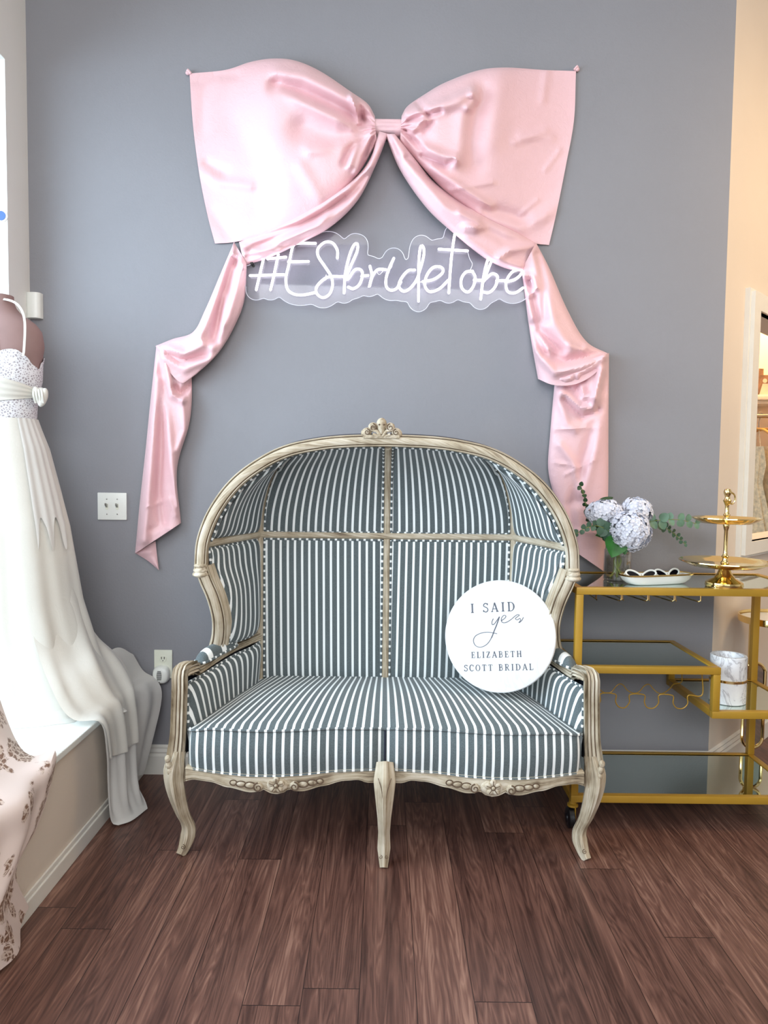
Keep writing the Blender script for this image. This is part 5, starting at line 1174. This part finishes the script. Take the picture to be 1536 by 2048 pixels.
# ------------------------------------------------------------------ rose print skirt hanging over the platform
XE = XP + .022
fp = [PX(a, b, XE) for a, b in ((105, 1500), (98, 1560), (70, 1650), (27, 1742), (54, 1815))]
FL = thing('floral_gown', 'pale gown with brown rose print draped over the platform edge', 'dress', (XP, -1.2, ZP))
def far(k): return fp[k]
rowsF = [[V((-1.20, -.70, ZP + .25)), V((-1.20, -1.0, ZP + .25)), V((-1.20, -1.7, ZP + .25))], [V((-1.10, -.755, ZP + .05)), V((-1.08, -1.0, ZP + .09)), V((-1.08, -1.7, ZP + .09))], [V((-1.02, fp[0].y + .01, ZP + .015)), V((-1.01, -1.0, ZP + .035)), V((-1.01, -1.7, ZP + .03))],
         [V((XE, fp[0].y, fp[0].z)), V((XE + .012, -1.0, ZP)), V((XE + .01, -1.7, ZP))], [V((XE, fp[1].y, fp[1].z)), V((XE + .015, -1.05, .31)), V((XE + .015, -1.7, .31))], [V((XE, fp[2].y, fp[2].z)), V((XE + .015, -1.12, fp[2].z - .01)), V((XE + .015, -1.7, fp[2].z))], [V((XE, fp[3].y, fp[3].z)), V((XE + .015, -1.2, fp[3].z - .03)), V((XE + .015, -1.7, fp[3].z - .03))], [V((XE, fp[4].y, fp[4].z)), V((XE + .02, -1.15, fp[4].z - .035)), V((XE + .015, -1.7, fp[4].z - .04))]]
ff = loft(rowsF, 40)
def flf(u, v):
    p = ff(u, v); a = .016 * sm(.12, .5, v) * (.35 + .65 * sm(0, .12, u)); q = p + V((a * (1 + math.sin(u * 24 + v * 3.0)) * .8, 0, .012 * math.sin(u * 20) * (1 - sm(.2, .4, v)))); q.x = max(q.x, XE - .002) if v > .45 else q.x; return q
fo = MB().grid(flf, 90, 90, lambda u, v: (u * 1.0, v * 1.05)).build('draped_skirt', M['floral'], FL)
# ------------------------------------------------------------------ dresses behind the framed opening
yc = 1.25
CL = thing('clothes_rail', 'chrome clothes rail of gowns seen through the framed opening', 'clothes rail', (2.1, yc, 0))
zrail = P(1520, 832, yc).z
MB().tube([V((1.72, yc, zrail)), V((2.36, yc, zrail))], .012, 12).build('rail', M['steel'], CL)
for x in (1.74, 2.34): MB().tube([V((x, yc, 0)), V((x, yc, zrail))], .014, 10).lathe([(0, .02), (.05, .02), (.055, 0), (0, 0)], (x, yc, 0), 20).build('post', M['steel'], CL)
gl = ['champagne beaded gown nearest the left edge of the framed opening', 'champagne gown between two other gowns on the rail', 'blush gown farthest right in the framed opening', 'champagne gown farthest right in the opening']
zh = P(1515, 862, yc).z
for k in range(3):
    x = P(1499 + 19 * k, 850, yc).x; HG = thing('wooden_hanger', ['wooden hanger holding the gown nearest the opening edge', 'wooden hanger of the middle champagne gown', 'wooden hanger of the blush gown farthest right'][k], 'hanger', (x, yc, zrail), 'hangers on the rail')
    tw = math.radians(72); dd = V((math.cos(tw), -math.sin(tw), 0)); tz_ = zrail - .075
    MB().tube(cr([V((x, yc, tz_)), V((x, yc, tz_ + .05)), V((x + .016, yc, zrail + .012)), V((x - .0, yc, zrail + .022)), V((x - .014, yc, zrail + .006))], 16), .0022, 6).build('hook', M['steel'], HG)
    MB().sweep(cr([V((x, yc, tz_ - .035)) - dd * .15, V((x, yc, tz_ - .006)) - dd * .09, V((x, yc, tz_)), V((x, yc, tz_ - .006)) + dd * .09, V((x, yc, tz_ - .035)) + dd * .15], 20), rr(.022, .012), (0, 0, 1)).build('shoulder_bar', M['hanger'], HG)
    GW = thing('hanging_gown', gl[k], 'dress', (x, yc, tz_ - .05), 'gowns on the rail')
    bl = .32 if k != 2 else .05
    def gn(u, v, k=k, x=x):
        th = 2 * PI * u; w = [.10, .12, .10, .13, .16, .19, .20][0:]; ww = lerpl(w, v); d = lerpl([.010, .018, .016, .018, .022, .024, .025], v); f_ = 1 + .10 * math.sin(9 * th + 2 * v + k)
        c = V((x, yc, tz_ - .10 - (.62 + .05 * (k % 2)) * v)); return c + dd * math.cos(th) * ww * f_ + V((dd.y, -dd.x, 0)) * math.sin(th) * d * f_
    MB().grid(gn, 60, 40, None, True).build('gown_body', M['gownb' if k == 2 else 'gown'], GW)
    for sg in (-1, 1): MB().tube([V((x, yc, tz_ - .012)) + dd * sg * .07, V((x, yc, tz_ - .105)) + dd * sg * .085], .0025, 6).build('strap', M['gown'], GW)
zs_ = P(1515, 790, 1.42).z
SH = thing('wall_shelf', 'white moulded wall shelf holding photo prints above the gowns', 'shelf', (2.1, 1.5, zs_))
MB().box((1.5, 1.40, zs_ - .03), (2.42, 1.619, zs_), .006).box((1.53, 1.44, zs_ - .05), (2.40, 1.619, zs_ - .03), .004).build('shelf_board', M['trim'], SH)
for (a0, b0, a1, b1, y, lb) in ((1494, 737, 1525, 789, 1.53, 'sepia photo print of a bride, rear one on the shelf'), (1514, 750, 1550, 789, 1.45, 'sepia photo print, front one on the shelf')):
    a = P(a0, b0, y); b = P(a1, b1, y); T = thing('photo_print', lb, 'photo', ((a.x + b.x) / 2, y, zs_))
    MB().box((a.x, y - .003, zs_ + .0005), (b.x, y + .003, a.z)).build('print', M['photo'], T, smooth=False)
    w_ = b.x - a.x; h_ = a.z - zs_; fg = MB(); xc_ = a.x + w_ * .42
    fg.lathe([(0, .0006), (w_ * .12, .0006), (w_ * .12, 0)], (xc_, y - .0032, zs_ + h_ * .72), 16, Matrix.Rotation(PI / 2, 3, 'X'))
    fg.add([(xc_ - w_ * .28, y - .0038, zs_ + .004), (xc_ + w_ * .30, y - .0038, zs_ + .004), (xc_ + w_ * .16, y - .0038, zs_ + h_ * .58), (xc_ - w_ * .12, y - .0038, zs_ + h_ * .58)], [(0, 1, 2, 3)])
    fg.build('printed_figure', M['gownb'], T, smooth=False)
